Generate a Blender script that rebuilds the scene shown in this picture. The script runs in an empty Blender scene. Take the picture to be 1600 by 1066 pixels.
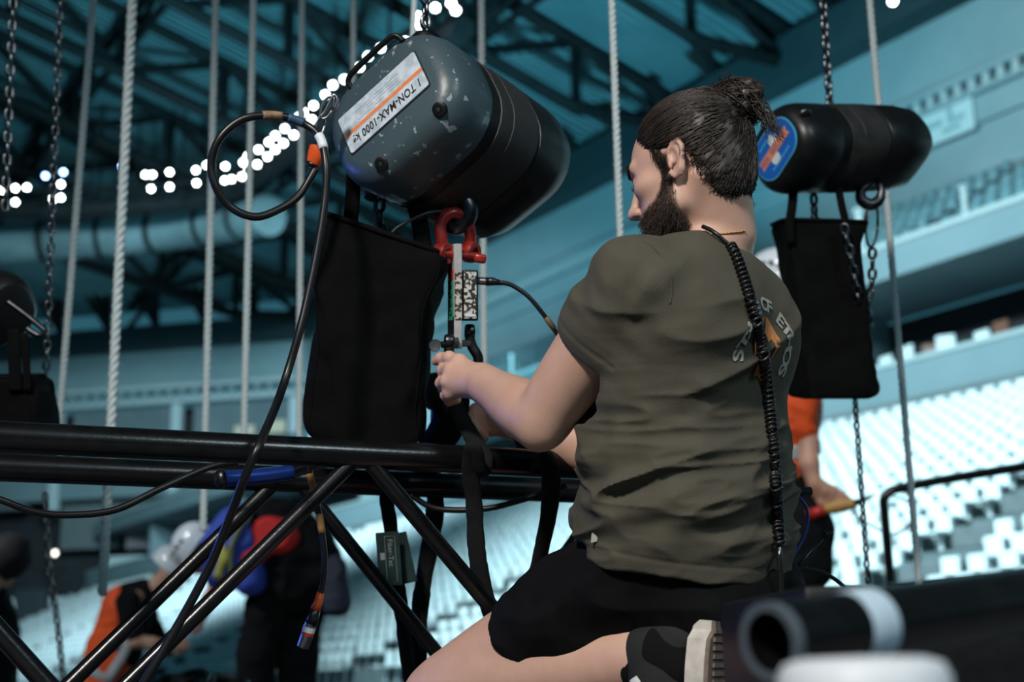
import bpy, bmesh, math, random
import numpy as np
from mathutils import Vector, Matrix
from mathutils.bvhtree import BVHTree

random.seed(7)
rng = np.random.default_rng(7)
SC = bpy.context.scene
COL = SC.collection

# ---------------------------------------------------------------- camera
FPX = 2085.0                       # focal length in pixels of the 1600 px frame
PITCH = math.radians(14.5)
ROLL = math.radians(-1.07)
CAM = np.array([0.0, 0.0, 0.12])
_f = np.array([0, math.cos(PITCH), math.sin(PITCH)])
_r0 = np.array([1.0, 0, 0])
_u0 = np.array([0, -math.sin(PITCH), math.cos(PITCH)])
_r = _r0 * math.cos(ROLL) + _u0 * math.sin(ROLL)
_u = _u0 * math.cos(ROLL) - _r0 * math.sin(ROLL)
cd = bpy.data.cameras.new('camera')
cam = bpy.data.objects.new('camera', cd)
COL.objects.link(cam)
cam.matrix_world = Matrix(((_r[0], _u[0], -_f[0], CAM[0]), (_r[1], _u[1], -_f[1], CAM[1]),
                           (_r[2], _u[2], -_f[2], CAM[2]), (0, 0, 0, 1)))
cd.sensor_width = 36
cd.lens = 36 * FPX / 1600
cd.clip_end = 600
cd.clip_start = 0.05
cd.dof.use_dof = True
cd.dof.focus_distance = 2.2
cd.dof.aperture_fstop = 3.2
cd.dof.aperture_blades = 0
SC.camera = cam

def W(px, py, d):
    """world point seen at a pixel of the 1600x1066 frame, d metres in front of the lens"""
    return CAM + d * (_f + (px - 800) / FPX * _r + (533 - py) / FPX * _u)

def PX(p):
    v = np.asarray(p) - CAM
    d = v @ _f
    return 800 + FPX * (v @ _r) / d, 533 - FPX * (v @ _u) / d, d

def ray(px, py):
    v = _f + (px - 800) / FPX * _r + (533 - py) / FPX * _u
    return v / np.linalg.norm(v)

def hit_plane(px, py, n, c):
    """point where the sight line meets the plane n.p = c"""
    v = ray(px, py)
    n = np.asarray(n)
    return CAM + v * ((c - CAM @ n) / (v @ n))

# ---------------------------------------------------------------- light
wd = bpy.data.worlds.new('world')
SC.world = wd
wd.use_nodes = True
bg = wd.node_tree.nodes['Background']
bg.inputs['Color'].default_value = (0.10, 0.42, 0.58, 1)
bg.inputs['Strength'].default_value = 0.24

def lamp(kind, name, loc, target, energy, color, size=0.3, spot=60, blend=0.5):
    ld = bpy.data.lights.new(name, kind)
    ld.energy = energy
    ld.color = color
    if kind == 'SPOT':
        ld.spot_size = math.radians(spot)
        ld.spot_blend = blend
        ld.shadow_soft_size = size
    elif kind == 'AREA':
        ld.size = size
    elif kind == 'SUN':
        ld.angle = size
    else:
        ld.shadow_soft_size = size
    o = bpy.data.objects.new(name, ld)
    COL.objects.link(o)
    o.location = loc
    o.rotation_euler = (Vector(target) - Vector(loc)).to_track_quat('-Z', 'Y').to_euler()
    return o

# work light on the rigging, high to the left
lamp('SPOT', 'work_light', (-1.5, -2.4, 3.6), (0.1, 2.2, 0.7), 1150, (1.0, 0.93, 0.86), 0.35, 50, 0.6)
lamp('SPOT', 'fill_light', (2.6, -1.6, 3.2), (0.3, 2.1, 0.6), 230, (0.80, 0.95, 1.0), 0.35, 45, 0.6)  # added fill from camera right to lift his dark back
# stage wash from behind on the left, blue
lamp('SPOT', 'blue_wash', (-4.6, 4.0, 0.8), (-0.1, 2.3, 0.30), 150, (0.08, 0.16, 1.0), 0.25, 27, 0.6)
# arena floods that light the stands
lamp('SPOT', 'arena_flood_a', (-24, 16, 27), (24, 34, 7.0), 165000, (0.62, 0.93, 1.0), 3.0, 75, 0.9)
lamp('SPOT', 'arena_flood_b', (-6, 40, 26), (-26, 92, 5.0), 90000, (0.62, 0.93, 1.0), 3.0, 70, 0.9)
lamp('SPOT', 'arena_flood_c', (-22, 30, 25), (-14, 72, 14), 75000, (0.55, 0.88, 1.0), 3.0, 60, 0.9)
# added teal spot to brighten the roof from below, source unseen
lamp('SPOT', 'roof_fill', (-4, 34, 3), (-4, 58, 36), 70000, (0.22, 0.72, 0.90), 2.0, 95, 0.9)
# added fill to brighten the crew at the left, no lamp seen there
lamp('SPOT', 'crew_light', (-5.5, 4.0, 4.5), (-2.2, 8.2, 0.8), 900, (0.95, 0.97, 1.0), 0.4, 45, 0.7)
lamp('SPOT', 'crew_fill_b', (0.6, 3.2, 5.0), (1.3, 5.9, 1.0), 420, (0.95, 0.97, 1.0), 0.4, 50, 0.7)
SC.view_settings.view_transform = 'Standard'
SC.view_settings.look = 'None'
SC.view_settings.exposure = 0.0
SC.view_settings.gamma = 1.0
SC.view_settings.use_curve_mapping = False
# ---------------------------------------------------------------- materials
MATS = {}
def mat(name, c, rough=0.5, metal=0.0, c2=None, scale=20.0, bump=0.0, bscale=None, emit=0.0, spec=0.5,
        lo=0.35, hi=0.65, detail=6.0, sheen=0.0, sss=0.0, coat=0.0, trans=0.0, alpha=1.0, attr=None, stretch=None, aniso=0.0):
    """procedural principled material: two colours mixed by noise, optional bump and colour attribute"""
    if name in MATS:
        return MATS[name]
    m = bpy.data.materials.new(name)
    m.use_nodes = True
    nt = m.node_tree
    b = nt.nodes['Principled BSDF']
    b.inputs['Roughness'].default_value = rough
    b.inputs['Metallic'].default_value = metal
    b.inputs['Specular IOR Level'].default_value = spec
    b.inputs['Base Color'].default_value = (*c, 1)
    if coat:
        b.inputs['Coat Weight'].default_value = coat
    if sheen:
        b.inputs['Sheen Weight'].default_value = sheen
        b.inputs['Sheen Tint'].default_value = (*c, 1)
    if sss:
        b.inputs['Subsurface Weight'].default_value = sss
        b.inputs['Subsurface Radius'].default_value = (0.012, 0.005, 0.003)
        b.inputs['Subsurface Scale'].default_value = 1.0
    if trans:
        b.inputs['Transmission Weight'].default_value = trans
    if alpha < 1:
        b.inputs['Alpha'].default_value = alpha
    if emit:
        b.inputs['Emission Color'].default_value = (*c, 1)
        b.inputs['Emission Strength'].default_value = emit
    tc = nt.nodes.new('ShaderNodeTexCoord')
    vec = tc.outputs['Object']
    if stretch:
        mp = nt.nodes.new('ShaderNodeMapping')
        mp.inputs['Scale'].default_value = stretch
        nt.links.new(vec, mp.inputs['Vector'])
        vec = mp.outputs['Vector']
    col = None
    if c2 is not None:
        n = nt.nodes.new('ShaderNodeTexNoise')
        n.inputs['Scale'].default_value = scale
        n.inputs['Detail'].default_value = detail
        nt.links.new(vec, n.inputs['Vector'])
        r = nt.nodes.new('ShaderNodeValToRGB')
        r.color_ramp.elements[0].position = lo
        r.color_ramp.elements[1].position = hi
        r.color_ramp.elements[0].color = (*c, 1)
        r.color_ramp.elements[1].color = (*c2, 1)
        nt.links.new(n.outputs['Fac'], r.inputs['Fac'])
        col = r.outputs['Color']
        nt.links.new(col, b.inputs['Base Color'])
    if attr:
        a = nt.nodes.new('ShaderNodeAttribute')
        a.attribute_name = attr[0]
        mx = nt.nodes.new('ShaderNodeMix')
        mx.data_type = 'RGBA'
        nt.links.new(a.outputs['Fac'], mx.inputs[0])
        if col is not None:
            nt.links.new(col, mx.inputs[6])
        else:
            mx.inputs[6].default_value = (*c, 1)
        mx.inputs[7].default_value = (*attr[1], 1)
        nt.links.new(mx.outputs[2], b.inputs['Base Color'])
    if bump:
        n2 = nt.nodes.new('ShaderNodeTexNoise')
        n2.inputs['Scale'].default_value = bscale or scale * 4
        n2.inputs['Detail'].default_value = 4
        nt.links.new(vec, n2.inputs['Vector'])
        bp = nt.nodes.new('ShaderNodeBump')
        bp.inputs['Strength'].default_value = bump
        bp.inputs['Distance'].default_value = 0.004
        nt.links.new(n2.outputs['Fac'], bp.inputs['Height'])
        nt.links.new(bp.outputs['Normal'], b.inputs['Normal'])
    MATS[name] = m
    return m

# ---------------------------------------------------------------- mesh helpers
ORG = {}
def nrm(v):
    v = np.asarray(v, float)
    return v / np.linalg.norm(v)

def org(o):
    return ORG.get(o.name, np.zeros(3))

def mk(name, vf, material, parent=None, smooth=False, auto=None):
    """link one mesh object; vertices are given in world space"""
    v, f = vf[0], vf[1]
    o0 = org(parent) if parent is not None else np.zeros(3)
    me = bpy.data.meshes.new(name)
    v = np.asarray(v, float).reshape(-1, 3)
    if parent is None:
        o0 = np.array([(v[:, 0].min() + v[:, 0].max()) / 2, (v[:, 1].min() + v[:, 1].max()) / 2, v[:, 2].min()])
    vv = v - o0
    if isinstance(f, np.ndarray):
        me.vertices.add(len(vv))
        me.vertices.foreach_set('co', vv.astype(np.float32).ravel())
        k = f.shape[1]
        me.loops.add(f.size)
        me.loops.foreach_set('vertex_index', f.astype(np.int32).ravel())
        me.polygons.add(len(f))
        me.polygons.foreach_set('loop_start', np.arange(0, f.size, k, dtype=np.int32))
        me.update(calc_edges=True)
        me.validate()
    else:
        me.from_pydata(vv.tolist(), [], f)
        me.update()
    if smooth:
        me.polygons.foreach_set('use_smooth', np.ones(len(me.polygons), dtype=bool))
        if auto:
            me.set_sharp_from_angle(angle=math.radians(auto))
    ms = material if isinstance(material, (list, tuple)) else [material]
    for q in ms:
        me.materials.append(q)
    o = bpy.data.objects.new(name, me)
    COL.objects.link(o)
    if parent is not None:
        o.parent = parent
    else:
        o.location = o0
    ORG[o.name] = o0
    return o

def tag(o, label=None, cat=None, group=None, kind=None):
    if label:
        o['label'] = label
    if cat:
        o['category'] = cat
    if group:
        o['group'] = group
    if kind:
        o['kind'] = kind
    return o

def thing(name, label, cat, loc, group=None, kind=None):
    o = bpy.data.objects.new(name, None)
    COL.objects.link(o)
    o.location = tuple(loc)
    o.empty_display_size = 0.1
    ORG[o.name] = np.asarray(loc, float)
    return tag(o, label, cat, group, kind)

def inst(name, mesh, parent, M):
    """object that shares mesh data, placed by a world matrix, child of parent"""
    o = bpy.data.objects.new(name, mesh)
    COL.objects.link(o)
    M = Matrix(M)
    if parent is not None:
        o.parent = parent
        M = Matrix.Translation(Vector((-org(parent)).tolist())) @ M
    o.matrix_local = M
    return o

def mesh_only(name, vf, material, smooth=False, auto=None):
    o = mk(name, (np.vstack([np.asarray(vf[0], float)]), vf[1]), material, None, smooth, auto)
    me = o.data
    off = ORG[o.name]
    me.transform(Matrix.Translation(Vector(off.tolist())))
    bpy.data.objects.remove(o)
    return me

def frame(z, up=(0, 0, 1)):
    """right-handed basis with third axis z, second axis near up"""
    z = nrm(z)
    up = np.asarray(up, float)
    if abs(z @ nrm(up)) > 0.98:
        up = np.array([1.0, 0, 0])
    x = nrm(np.cross(up, z))
    y = np.cross(z, x)
    return x, y, z

def join(*parts):
    V, F, n = [], [], 0
    for v, f in parts:
        v = np.asarray(v, float).reshape(-1, 3)
        V.append(v)
        F += [tuple(int(i) + n for i in q) for q in f]
        n += len(v)
    return np.vstack(V), F

def box(c, s, ax=None):
    c = np.asarray(c, float)
    ax = np.eye(3) if ax is None else np.asarray(ax)
    v = []
    for k in (-.5, .5):
        for j in (-.5, .5):
            for i in (-.5, .5):
                v.append(c + ax[0] * i * s[0] + ax[1] * j * s[1] + ax[2] * k * s[2])
    return np.array(v), [(0, 2, 3, 1), (4, 5, 7, 6), (0, 1, 5, 4), (2, 6, 7, 3), (0, 4, 6, 2), (1, 3, 7, 5)]

def rbox(c, s, ax=None, b=0.004, seg=2):
    """box with bevelled edges"""
    bm = bmesh.new()
    bmesh.ops.create_cube(bm, size=1)
    bmesh.ops.scale(bm, vec=s, verts=bm.verts)
    bmesh.ops.bevel(bm, geom=bm.edges[:], offset=b, segments=seg, affect='EDGES', profile=0.5)
    ax = np.eye(3) if ax is None else np.asarray(ax)
    v = np.array([p.co[:] for p in bm.verts]) @ ax + np.asarray(c, float)
    f = [tuple(q.index for q in fc.verts) for fc in bm.faces]
    bm.free()
    return v, f

def smoothpath(pts, n):
    """Catmull-Rom through pts (any dimension), n samples per span"""
    P = np.asarray(pts, float)
    P = np.vstack([2 * P[0] - P[1], P, 2 * P[-1] - P[-2]])
    out = []
    for i in range(1, len(P) - 2):
        for k in range(n):
            t = k / n
            a, b, c, d = P[i - 1], P[i], P[i + 1], P[i + 2]
            out.append(.5 * ((2 * b) + (-a + c) * t + (2 * a - 5 * b + 4 * c - d) * t * t + (-a + 3 * b - 3 * c + d) * t ** 3))
    out.append(P[-2])
    return np.array(out)

def tube(path, r, n=10, cap=True, flat=1.0, up=None):
    """sweep a circle (or an ellipse, flat < 1) along a path; r a number or one per point"""
    P = np.asarray(path, float)
    m = len(P)
    R = np.full(m, r, float) if np.isscalar(r) else np.asarray(r, float)
    T = np.gradient(P, axis=0)
    T /= np.maximum(np.linalg.norm(T, axis=1, keepdims=True), 1e-9)
    u = np.asarray(up if up is not None else (0, 0, 1), float)
    if abs(T[0] @ nrm(u)) > 0.95:
        u = np.array([1.0, 0.2, 0])
    x = nrm(u - T[0] * (u @ T[0]))
    V = []
    a = np.arange(n) * 2 * math.pi / n
    for i in range(m):
        x = x - T[i] * (x @ T[i])
        x /= max(np.linalg.norm(x), 1e-9)
        y = np.cross(T[i], x)
        V.append(P[i] + R[i] * (np.cos(a)[:, None] * x * flat + np.sin(a)[:, None] * y))
    V = np.vstack(V)
    F = []
    for i in range(m - 1):
        for j in range(n):
            k = (j + 1) % n
            F.append((i * n + j, i * n + k, (i + 1) * n + k, (i + 1) * n + j))
    if cap:
        F.append(tuple(range(n - 1, -1, -1)))
        F.append(tuple((m - 1) * n + j for j in range(n)))
    return V, F

def rod(a, b, r, n=12):
    return tube([np.asarray(a, float), np.asarray(b, float)], r, n)

def lathe(prof, c, axis, n=24, closed=False):
    """revolve (radius, height) pairs about an axis through c"""
    x, y, z = frame(axis)
    c = np.asarray(c, float)
    a = np.arange(n) * 2 * math.pi / n
    V = np.vstack([c + z * h + r * (np.cos(a)[:, None] * x + np.sin(a)[:, None] * y) for r, h in prof])
    F = []
    m = len(prof)
    for i in range(m - 1 if not closed else m):
        i2 = (i + 1) % m
        for j in range(n):
            k = (j + 1) % n
            F.append((i * n + j, i * n + k, i2 * n + k, i2 * n + j))
    if not closed:
        F.append(tuple(range(n - 1, -1, -1)))
        F.append(tuple((m - 1) * n + j for j in range(n)))
    return V, F

def loft(rings, cap=True):
    m, n = len(rings), len(rings[0])
    V = np.vstack(rings)
    F = []
    for i in range(m - 1):
        for j in range(n):
            k = (j + 1) % n
            F.append((i * n + j, i * n + k, (i + 1) * n + k, (i + 1) * n + j))
    if cap:
        F.append(tuple(range(n - 1, -1, -1)))
        F.append(tuple((m - 1) * n + j for j in range(n)))
    return V, F

def rrect(hw, hh, r, n=6):
    """outline of a rounded rectangle, list of 2-D points"""
    out = []
    for cx, cy, a0 in ((hw - r, hh - r, 0), (-hw + r, hh - r, 90), (-hw + r, -hh + r, 180), (hw - r, -hh + r, 270)):
        for k in range(n + 1):
            a = math.radians(a0 + 90 * k / n)
            out.append((cx + r * math.cos(a), cy + r * math.sin(a)))
    return np.array(out)

def extrude(poly, o, x, y, z, depth):
    """prism from a 2-D outline in the plane o + x,y; thickness along z"""
    P = np.asarray(poly, float)
    base = np.asarray(o) + P[:, :1] * x + P[:, 1:2] * y
    n = len(P)
    V = np.vstack([base, base + z * depth])
    F = [tuple(range(n - 1, -1, -1)), tuple(range(n, 2 * n))]
    for i in range(n):
        j = (i + 1) % n
        F.append((i, j, n + j, n + i))
    return V, F

def text_mesh(s, size, extrude_d=0.0, align='CENTER', shear=0.0, spacing=1.0, bold=0.0):
    """text as (verts, faces), flat in XY"""
    c = bpy.data.curves.new('txt', 'FONT')
    c.body = s
    c.size = size
    c.align_x = align
    c.align_y = 'CENTER'
    c.extrude = extrude_d
    c.shear = shear
    c.offset = bold
    c.space_character = spacing
    c.resolution_u = 3
    o = bpy.data.objects.new('txt', c)
    COL.objects.link(o)
    dg = bpy.context.evaluated_depsgraph_get()
    me = o.evaluated_get(dg).to_mesh()
    v = np.array([p.co[:] for p in me.vertices])
    f = [tuple(p.vertices) for p in me.polygons]
    o.evaluated_get(dg).to_mesh_clear()
    bpy.data.objects.remove(o)
    bpy.data.curves.remove(c)
    return v, f

# ---------------------------------------------------------------- noise and distance fields
def _hash(i, j, k, seed):
    h = (i.astype(np.uint32) * np.uint32(374761393) + j.astype(np.uint32) * np.uint32(668265263)
         + k.astype(np.uint32) * np.uint32(2147483647) + np.uint32(seed * 974711 + 13))
    h = (h ^ (h >> np.uint32(13))) * np.uint32(1274126177)
    h = h ^ (h >> np.uint32(16))
    return (h & np.uint32(0xffff)).astype(np.float32) / 65535.0

def vnoise(P, seed=0):
    P = np.asarray(P, np.float32)
    i = np.floor(P).astype(np.int64)
    f = P - i
    f = f * f * (3 - 2 * f)
    r = 0
    for dx in (0, 1):
        wx = f[:, 0] if dx else 1 - f[:, 0]
        for dy in (0, 1):
            wy = f[:, 1] if dy else 1 - f[:, 1]
            for dz in (0, 1):
                wz = f[:, 2] if dz else 1 - f[:, 2]
                r = r + wx * wy * wz * _hash(i[:, 0] + dx, i[:, 1] + dy, i[:, 2] + dz, seed)
    return r

class Field:
    """signed distance field on a grid, meshed with surface nets"""
    def __init__(s, lo, hi, h):
        s.lo = np.asarray(lo, float)
        s.h = h
        s.n = np.ceil((np.asarray(hi, float) - s.lo) / h).astype(int) + 1
        s.a = np.full(tuple(s.n), 0.06, np.float32)

    def _sl(s, blo, bhi):
        i0 = np.clip(np.floor((np.asarray(blo) - s.lo) / s.h).astype(int), 0, s.n)
        i1 = np.clip(np.ceil((np.asarray(bhi) - s.lo) / s.h).astype(int) + 1, 0, s.n)
        g = [(s.lo[k] + s.h * np.arange(i0[k], i1[k])).astype(np.float32) for k in range(3)]
        return tuple(slice(i0[k], i1[k]) for k in range(3)), g[0][:, None, None], g[1][None, :, None], g[2][None, None, :]

    def op(s, fn, blo, bhi, k, mode):
        sl, X, Y, Z = s._sl(blo, bhi)
        if any(q.stop <= q.start for q in sl):
            return s
        a = s.a[sl]
        b = fn(X, Y, Z)
        if mode == 'u':
            h = np.clip(.5 + .5 * (a - b) / k, 0, 1)
            s.a[sl] = a + (b - a) * h - k * h * (1 - h)
        elif mode == 's':
            b = -b
            h = np.clip(.5 - .5 * (a - b) / k, 0, 1)
            s.a[sl] = a + (b - a) * h + k * h * (1 - h)
        elif mode == 'i':
            h = np.clip(.5 - .5 * (a - b) / k, 0, 1)
            s.a[sl] = a + (b - a) * h + k * h * (1 - h)
        return s

    def cone(s, a, b, r1, r2, k=0.012, mode='u', pad=0.05):
        a = np.asarray(a, float)
        b = np.asarray(b, float)
        ba = b - a
        L2 = max(float(ba @ ba), 1e-9)
        rm = max(r1, r2) + k + pad
        def fn(X, Y, Z):
            t = np.clip(((X - a[0]) * ba[0] + (Y - a[1]) * ba[1] + (Z - a[2]) * ba[2]) / L2, 0, 1)
            return np.sqrt((X - a[0] - t * ba[0]) ** 2 + (Y - a[1] - t * ba[1]) ** 2 + (Z - a[2] - t * ba[2]) ** 2) - (r1 + (r2 - r1) * t)
        return s.op(fn, np.minimum(a, b) - rm, np.maximum(a, b) + rm, k, mode)

    def chain(s, pts, rs, k=0.012, mode='u'):
        for i in range(len(pts) - 1):
            s.cone(pts[i], pts[i + 1], rs[i], rs[i + 1], k, mode)
        return s

    def ell(s, c, ax, rad, k=0.012, mode='u'):
        c = np.asarray(c, float)
        ax = np.asarray(ax, float)
        rm = max(rad) + k + 0.05
        def fn(X, Y, Z):
            q = [((X - c[0]) * ax[i][0] + (Y - c[1]) * ax[i][1] + (Z - c[2]) * ax[i][2]) for i in range(3)]
            k0 = np.sqrt(sum((q[i] / rad[i]) ** 2 for i in range(3)))
            k1 = np.sqrt(sum((q[i] / rad[i] ** 2) ** 2 for i in range(3)))
            return k0 * (k0 - 1) / np.maximum(k1, 1e-6)
        return s.op(fn, c - rm, c + rm, k, mode)

    def plane(s, p, n, k=0.004):
        """keep only the side the normal points away from"""
        p = np.asarray(p, float)
        n = nrm(n)
        return s.op(lambda X, Y, Z: (X - p[0]) * n[0] + (Y - p[1]) * n[1] + (Z - p[2]) * n[2],
                    s.lo - 1, s.lo + s.n * s.h + 1, k, 'i')

    def displace(s, fn, band=0.03):
        idx = np.argwhere(np.abs(s.a) < band)
        P = s.lo + idx * s.h
        s.a[idx[:, 0], idx[:, 1], idx[:, 2]] += fn(P).astype(np.float32)
        return s

    def mesh(s):
        a = s.a
        a[0], a[-1], a[:, 0], a[:, -1], a[:, :, 0], a[:, :, -1] = 1, 1, 1, 1, 1, 1
        S = a < 0
        n = np.array(a.shape)
        c = np.zeros(tuple(n - 1), np.uint8)
        for i in (0, 1):
            for j in (0, 1):
                for k in (0, 1):
                    c += S[i:n[0] - 1 + i, j:n[1] - 1 + j, k:n[2] - 1 + k]
        act = np.argwhere((c > 0) & (c < 8))
        idm = np.full(tuple(n - 1), -1, np.int32)
        idm[act[:, 0], act[:, 1], act[:, 2]] = np.arange(len(act))
        corner = np.array([(i, j, k) for i in (0, 1) for j in (0, 1) for k in (0, 1)])
        vals = np.stack([a[act[:, 0] + q[0], act[:, 1] + q[1], act[:, 2] + q[2]] for q in corner], 1)
        acc = np.zeros((len(act), 3))
        cnt = np.zeros(len(act))
        for e0 in range(8):
            for bit in (1, 2, 4):
                e1 = e0 | bit
                if e1 == e0:
                    continue
                v0, v1 = vals[:, e0], vals[:, e1]
                m = (v0 < 0) != (v1 < 0)
                t = np.where(m, v0 / np.where(m, v0 - v1, 1), 0)[:, None]
                acc += np.where(m[:, None], corner[e0] * (1 - t) + corner[e1] * t, 0)
                cnt += m
        V = s.lo + s.h * (act + acc / cnt[:, None])
        Fs = []
        for ax in range(3):
            sl0 = [slice(None)] * 3
            sl1 = [slice(None)] * 3
            sl0[ax] = slice(0, -1)
            sl1[ax] = slice(1, None)
            A, B = S[tuple(sl0)], S[tuple(sl1)]
            e = np.argwhere(A != B)
            u, w = (ax + 1) % 3, (ax + 2) % 3
            ok = (e[:, u] > 0) & (e[:, w] > 0) & (e[:, u] < n[u] - 1) & (e[:, w] < n[w] - 1)
            e = e[ok]
            ins = A[e[:, 0], e[:, 1], e[:, 2]]
            q = []
            for du, dw in ((1, 1), (0, 1), (0, 0), (1, 0)):
                g = e.copy()
                g[:, u] -= du
                g[:, w] -= dw
                q.append(idm[g[:, 0], g[:, 1], g[:, 2]])
            q = np.stack(q, 1)
            q[~ins] = q[~ins][:, ::-1]
            Fs.append(q)
        return V, np.vstack(Fs)

def merge_nets(*ms):
    V, F, n = [], [], 0
    for v, f in ms:
        V.append(v)
        F.append(f + n)
        n += len(v)
    return np.vstack(V), np.vstack(F)

UP = np.array([0, 0, 1.0])
# ================================================================ the arena
D = nrm((-0.563, 0.826, 0))          # along the near stand, away from the camera
N = nrm((0.826, 0.563, 0))           # across the near stand, up the rows
E = nrm((-0.979, 0.203, 0))          # along the end stand
NE = nrm((0.203, 0.979, 0))          # up the end stand
NB = 46.0
def S(t, n, z):
    return D * t + N * n + UP * z
def zat(px, py, n):
    return float(hit_plane(px, py, N, n)[2])
PC = hit_plane(481, 524, N, NB)
CE = float(PC @ NE)
def tend(n):
    return (CE - n * float(N @ NE)) / float(D @ NE)
def G(s, m, z):
    """end stand: s metres along E from the corner, m metres behind its front wall"""
    return np.array([PC[0], PC[1], 0]) + E * s + NE * m + UP * z
def zend(py, m=0.0, px=290):
    return float(hit_plane(px, py, NE, CE + m)[2])

M_wall = mat('painted_wall', (.29, .40, .43), .75, c2=(.25, .36, .39), scale=.4, spec=.2)
M_fascia = mat('fascia_paint', (.22, .30, .33), .7, c2=(.19, .27, .30), scale=.3, spec=.2)
M_ledge = mat('ledge_paint', (.46, .55, .57), .6, spec=.3)
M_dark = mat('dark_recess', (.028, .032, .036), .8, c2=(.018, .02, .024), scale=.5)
M_steel = mat('roof_steel', (.005, .008, .009), .7, c2=(.009, .012, .014), scale=1.0, spec=.25)
M_beam = mat('ring_beam_paint', (.022, .052, .06), .65, c2=(.016, .04, .05), scale=.3)
M_conc = mat('terrace_concrete', (.17, .20, .21), .85, c2=(.13, .16, .17), scale=1.2, spec=.2)
M_seat = mat('seat_plastic', (.82, .86, .87), .45, c2=(.74, .80, .82), scale=2.0)
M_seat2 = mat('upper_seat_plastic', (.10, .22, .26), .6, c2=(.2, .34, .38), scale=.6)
M_floor = mat('arena_floor', (.10, .11, .12), .7, c2=(.07, .08, .09), scale=2.5)

def quad(a, b, c, d):
    return [a, b, c, d], [(0, 1, 2, 3)]
def slab(n0, z0, n1, z1, t0=-34.0, t1=None):
    """sheet along the near stand between two profile points"""
    e0 = tend(n0) if t1 is None else t1
    e1 = tend(n1) if t1 is None else t1
    return quad(S(t0, n0, z0), S(e0, n0, z0), S(e1, n1, z1), S(t0, n1, z1))
def prof(pts, **k):
    return join(*[slab(*pts[i], *pts[i + 1], **k) for i in range(len(pts) - 1)])
def gprof(pts, s0=-2.0, s1=75.0):
    return join(*[quad(G(s0, *pts[i]), G(s1, *pts[i]), G(s1, *pts[i + 1]), G(s0, *pts[i + 1])) for i in range(len(pts) - 1)])

# floor
tag(mk('floor', box((0, 40, -.15), (240, 240, .3)), M_floor), kind='structure')

# ---- near stand, lower tier
NR, RUN, N0, Z0 = 21, .80, 16.0, .25
zA0, zA1 = zat(1600, 583, 33), zat(1600, 519, 33)
RISE = (zA0 - 1.0 - Z0) / (NR - 1)
pts = [(N0 - .3, 0.0), (N0 - .3, Z0 + .0)]
for i in range(NR):
    pts += [(N0 + RUN * i, Z0 + RISE * i), (N0 + RUN * (i + 1), Z0 + RISE * i)]
pts.append((N0 + RUN * NR, zA0))
tag(mk('terrace', prof(pts), M_conc), 'pale concrete terrace that carries the white seats', kind='structure')
# fascia below the suites, suite floor, recess, soffit
zB0, zB1 = zat(1600, 366, 33.4), zat(1600, 311, 33.4)
zS = zat(1600, 440, 33.4)
o = tag(mk('wall_right', prof([(33.3, zA0), (33.0, zA0), (33.0, zA1), (33.3, zA1), (33.3, zA1 - .35), (37.5, zA1 - .35)]), M_fascia), kind='structure')
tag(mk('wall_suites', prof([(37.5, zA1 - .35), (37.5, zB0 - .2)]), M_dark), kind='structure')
tag(mk('ceiling_suites', prof([(37.5, zB0 - .1), (33.8, zB0 - .05), (33.4, zB0)]), M_fascia), kind='structure')
tag(mk('wall_parapet', prof([(33.4, zB0), (33.4, zB1), (33.7, zB1), (33.7, zB1 - .7)]), M_fascia), kind='structure')
tag(mk('trim_1', join(prof([(32.95, zA1 - .02), (32.9, zA1 + .12), (33.35, zA1 + .12), (33.35, zA1 - .02)]),
                      prof([(33.35, zB1 - .02), (33.3, zB1 + .14), (33.75, zB1 + .14), (33.75, zB1 - .02)])), M_ledge), kind='structure')
# dividing walls between suites
pw = []
for t in np.arange(-20, tend(36), 17.0):
    pw.append(box(S(t, 35.8, (zA1 + zB0) / 2 - .4), (.35, 3.4, zB0 - zA1 + .8), (D, N, UP)))
tag(mk('wall_dividers', join(*pw), M_fascia), kind='structure')
# upper tier
zU1 = zat(1600, 246, 44)
pu = []
nu = 11
for i in range(nu):
    n = 33.9 + (44 - 33.9) * i / nu
    z = zB1 - .6 + (zU1 - zB1 + .3) * i / nu
    pu += [(n, z), (n + (44 - 33.9) / nu, z)]
pu.append((44.0, zU1))
tag(mk('terrace_upper', prof(pu), M_conc), 'upper concrete terrace under the high wall', kind='structure')
# high wall with ledges up to the ring beam
zW = zat(1521, 0, NB)
zT0, zT1 = zat(1600, 116, 45.6), zat(1600, 84, 45.6)
zT2 = zat(1600, 160, 45.6)
tag(mk('wall_high', prof([(44.0, zU1), (45.9, zU1 + .1), (45.9, zT2), (45.7, zT2), (45.7, zT0), (45.4, zT0), (45.4, zT0 + .25),
                          (46.0, zT0 + .25), (46.0, zT1 - .1), (45.4, zT1 - .1), (45.4, zT1 + .2), (46, zT1 + .2), (46, zW + .5)]), M_wall), kind='structure')
# row of small brackets between the two ledges
bk = [box(S(t, 45.75, (zT0 + zT1) / 2 + .05), (.32, .5, zT1 - zT0 - .3), (D, N, UP)) for t in np.arange(-30, tend(45.7), .72)]
br = mk('ledge_bracket', join(*bk), M_ledge)
tag(br, 'row of small brackets between the two ledges of the high wall', kind='stuff')
# ring beam
tag(mk('beam', prof([(46.0, zW), (44.6, zW), (44.6, zW + 2.3), (46.0, zW + 2.3)]), M_beam), kind='structure')
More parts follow.
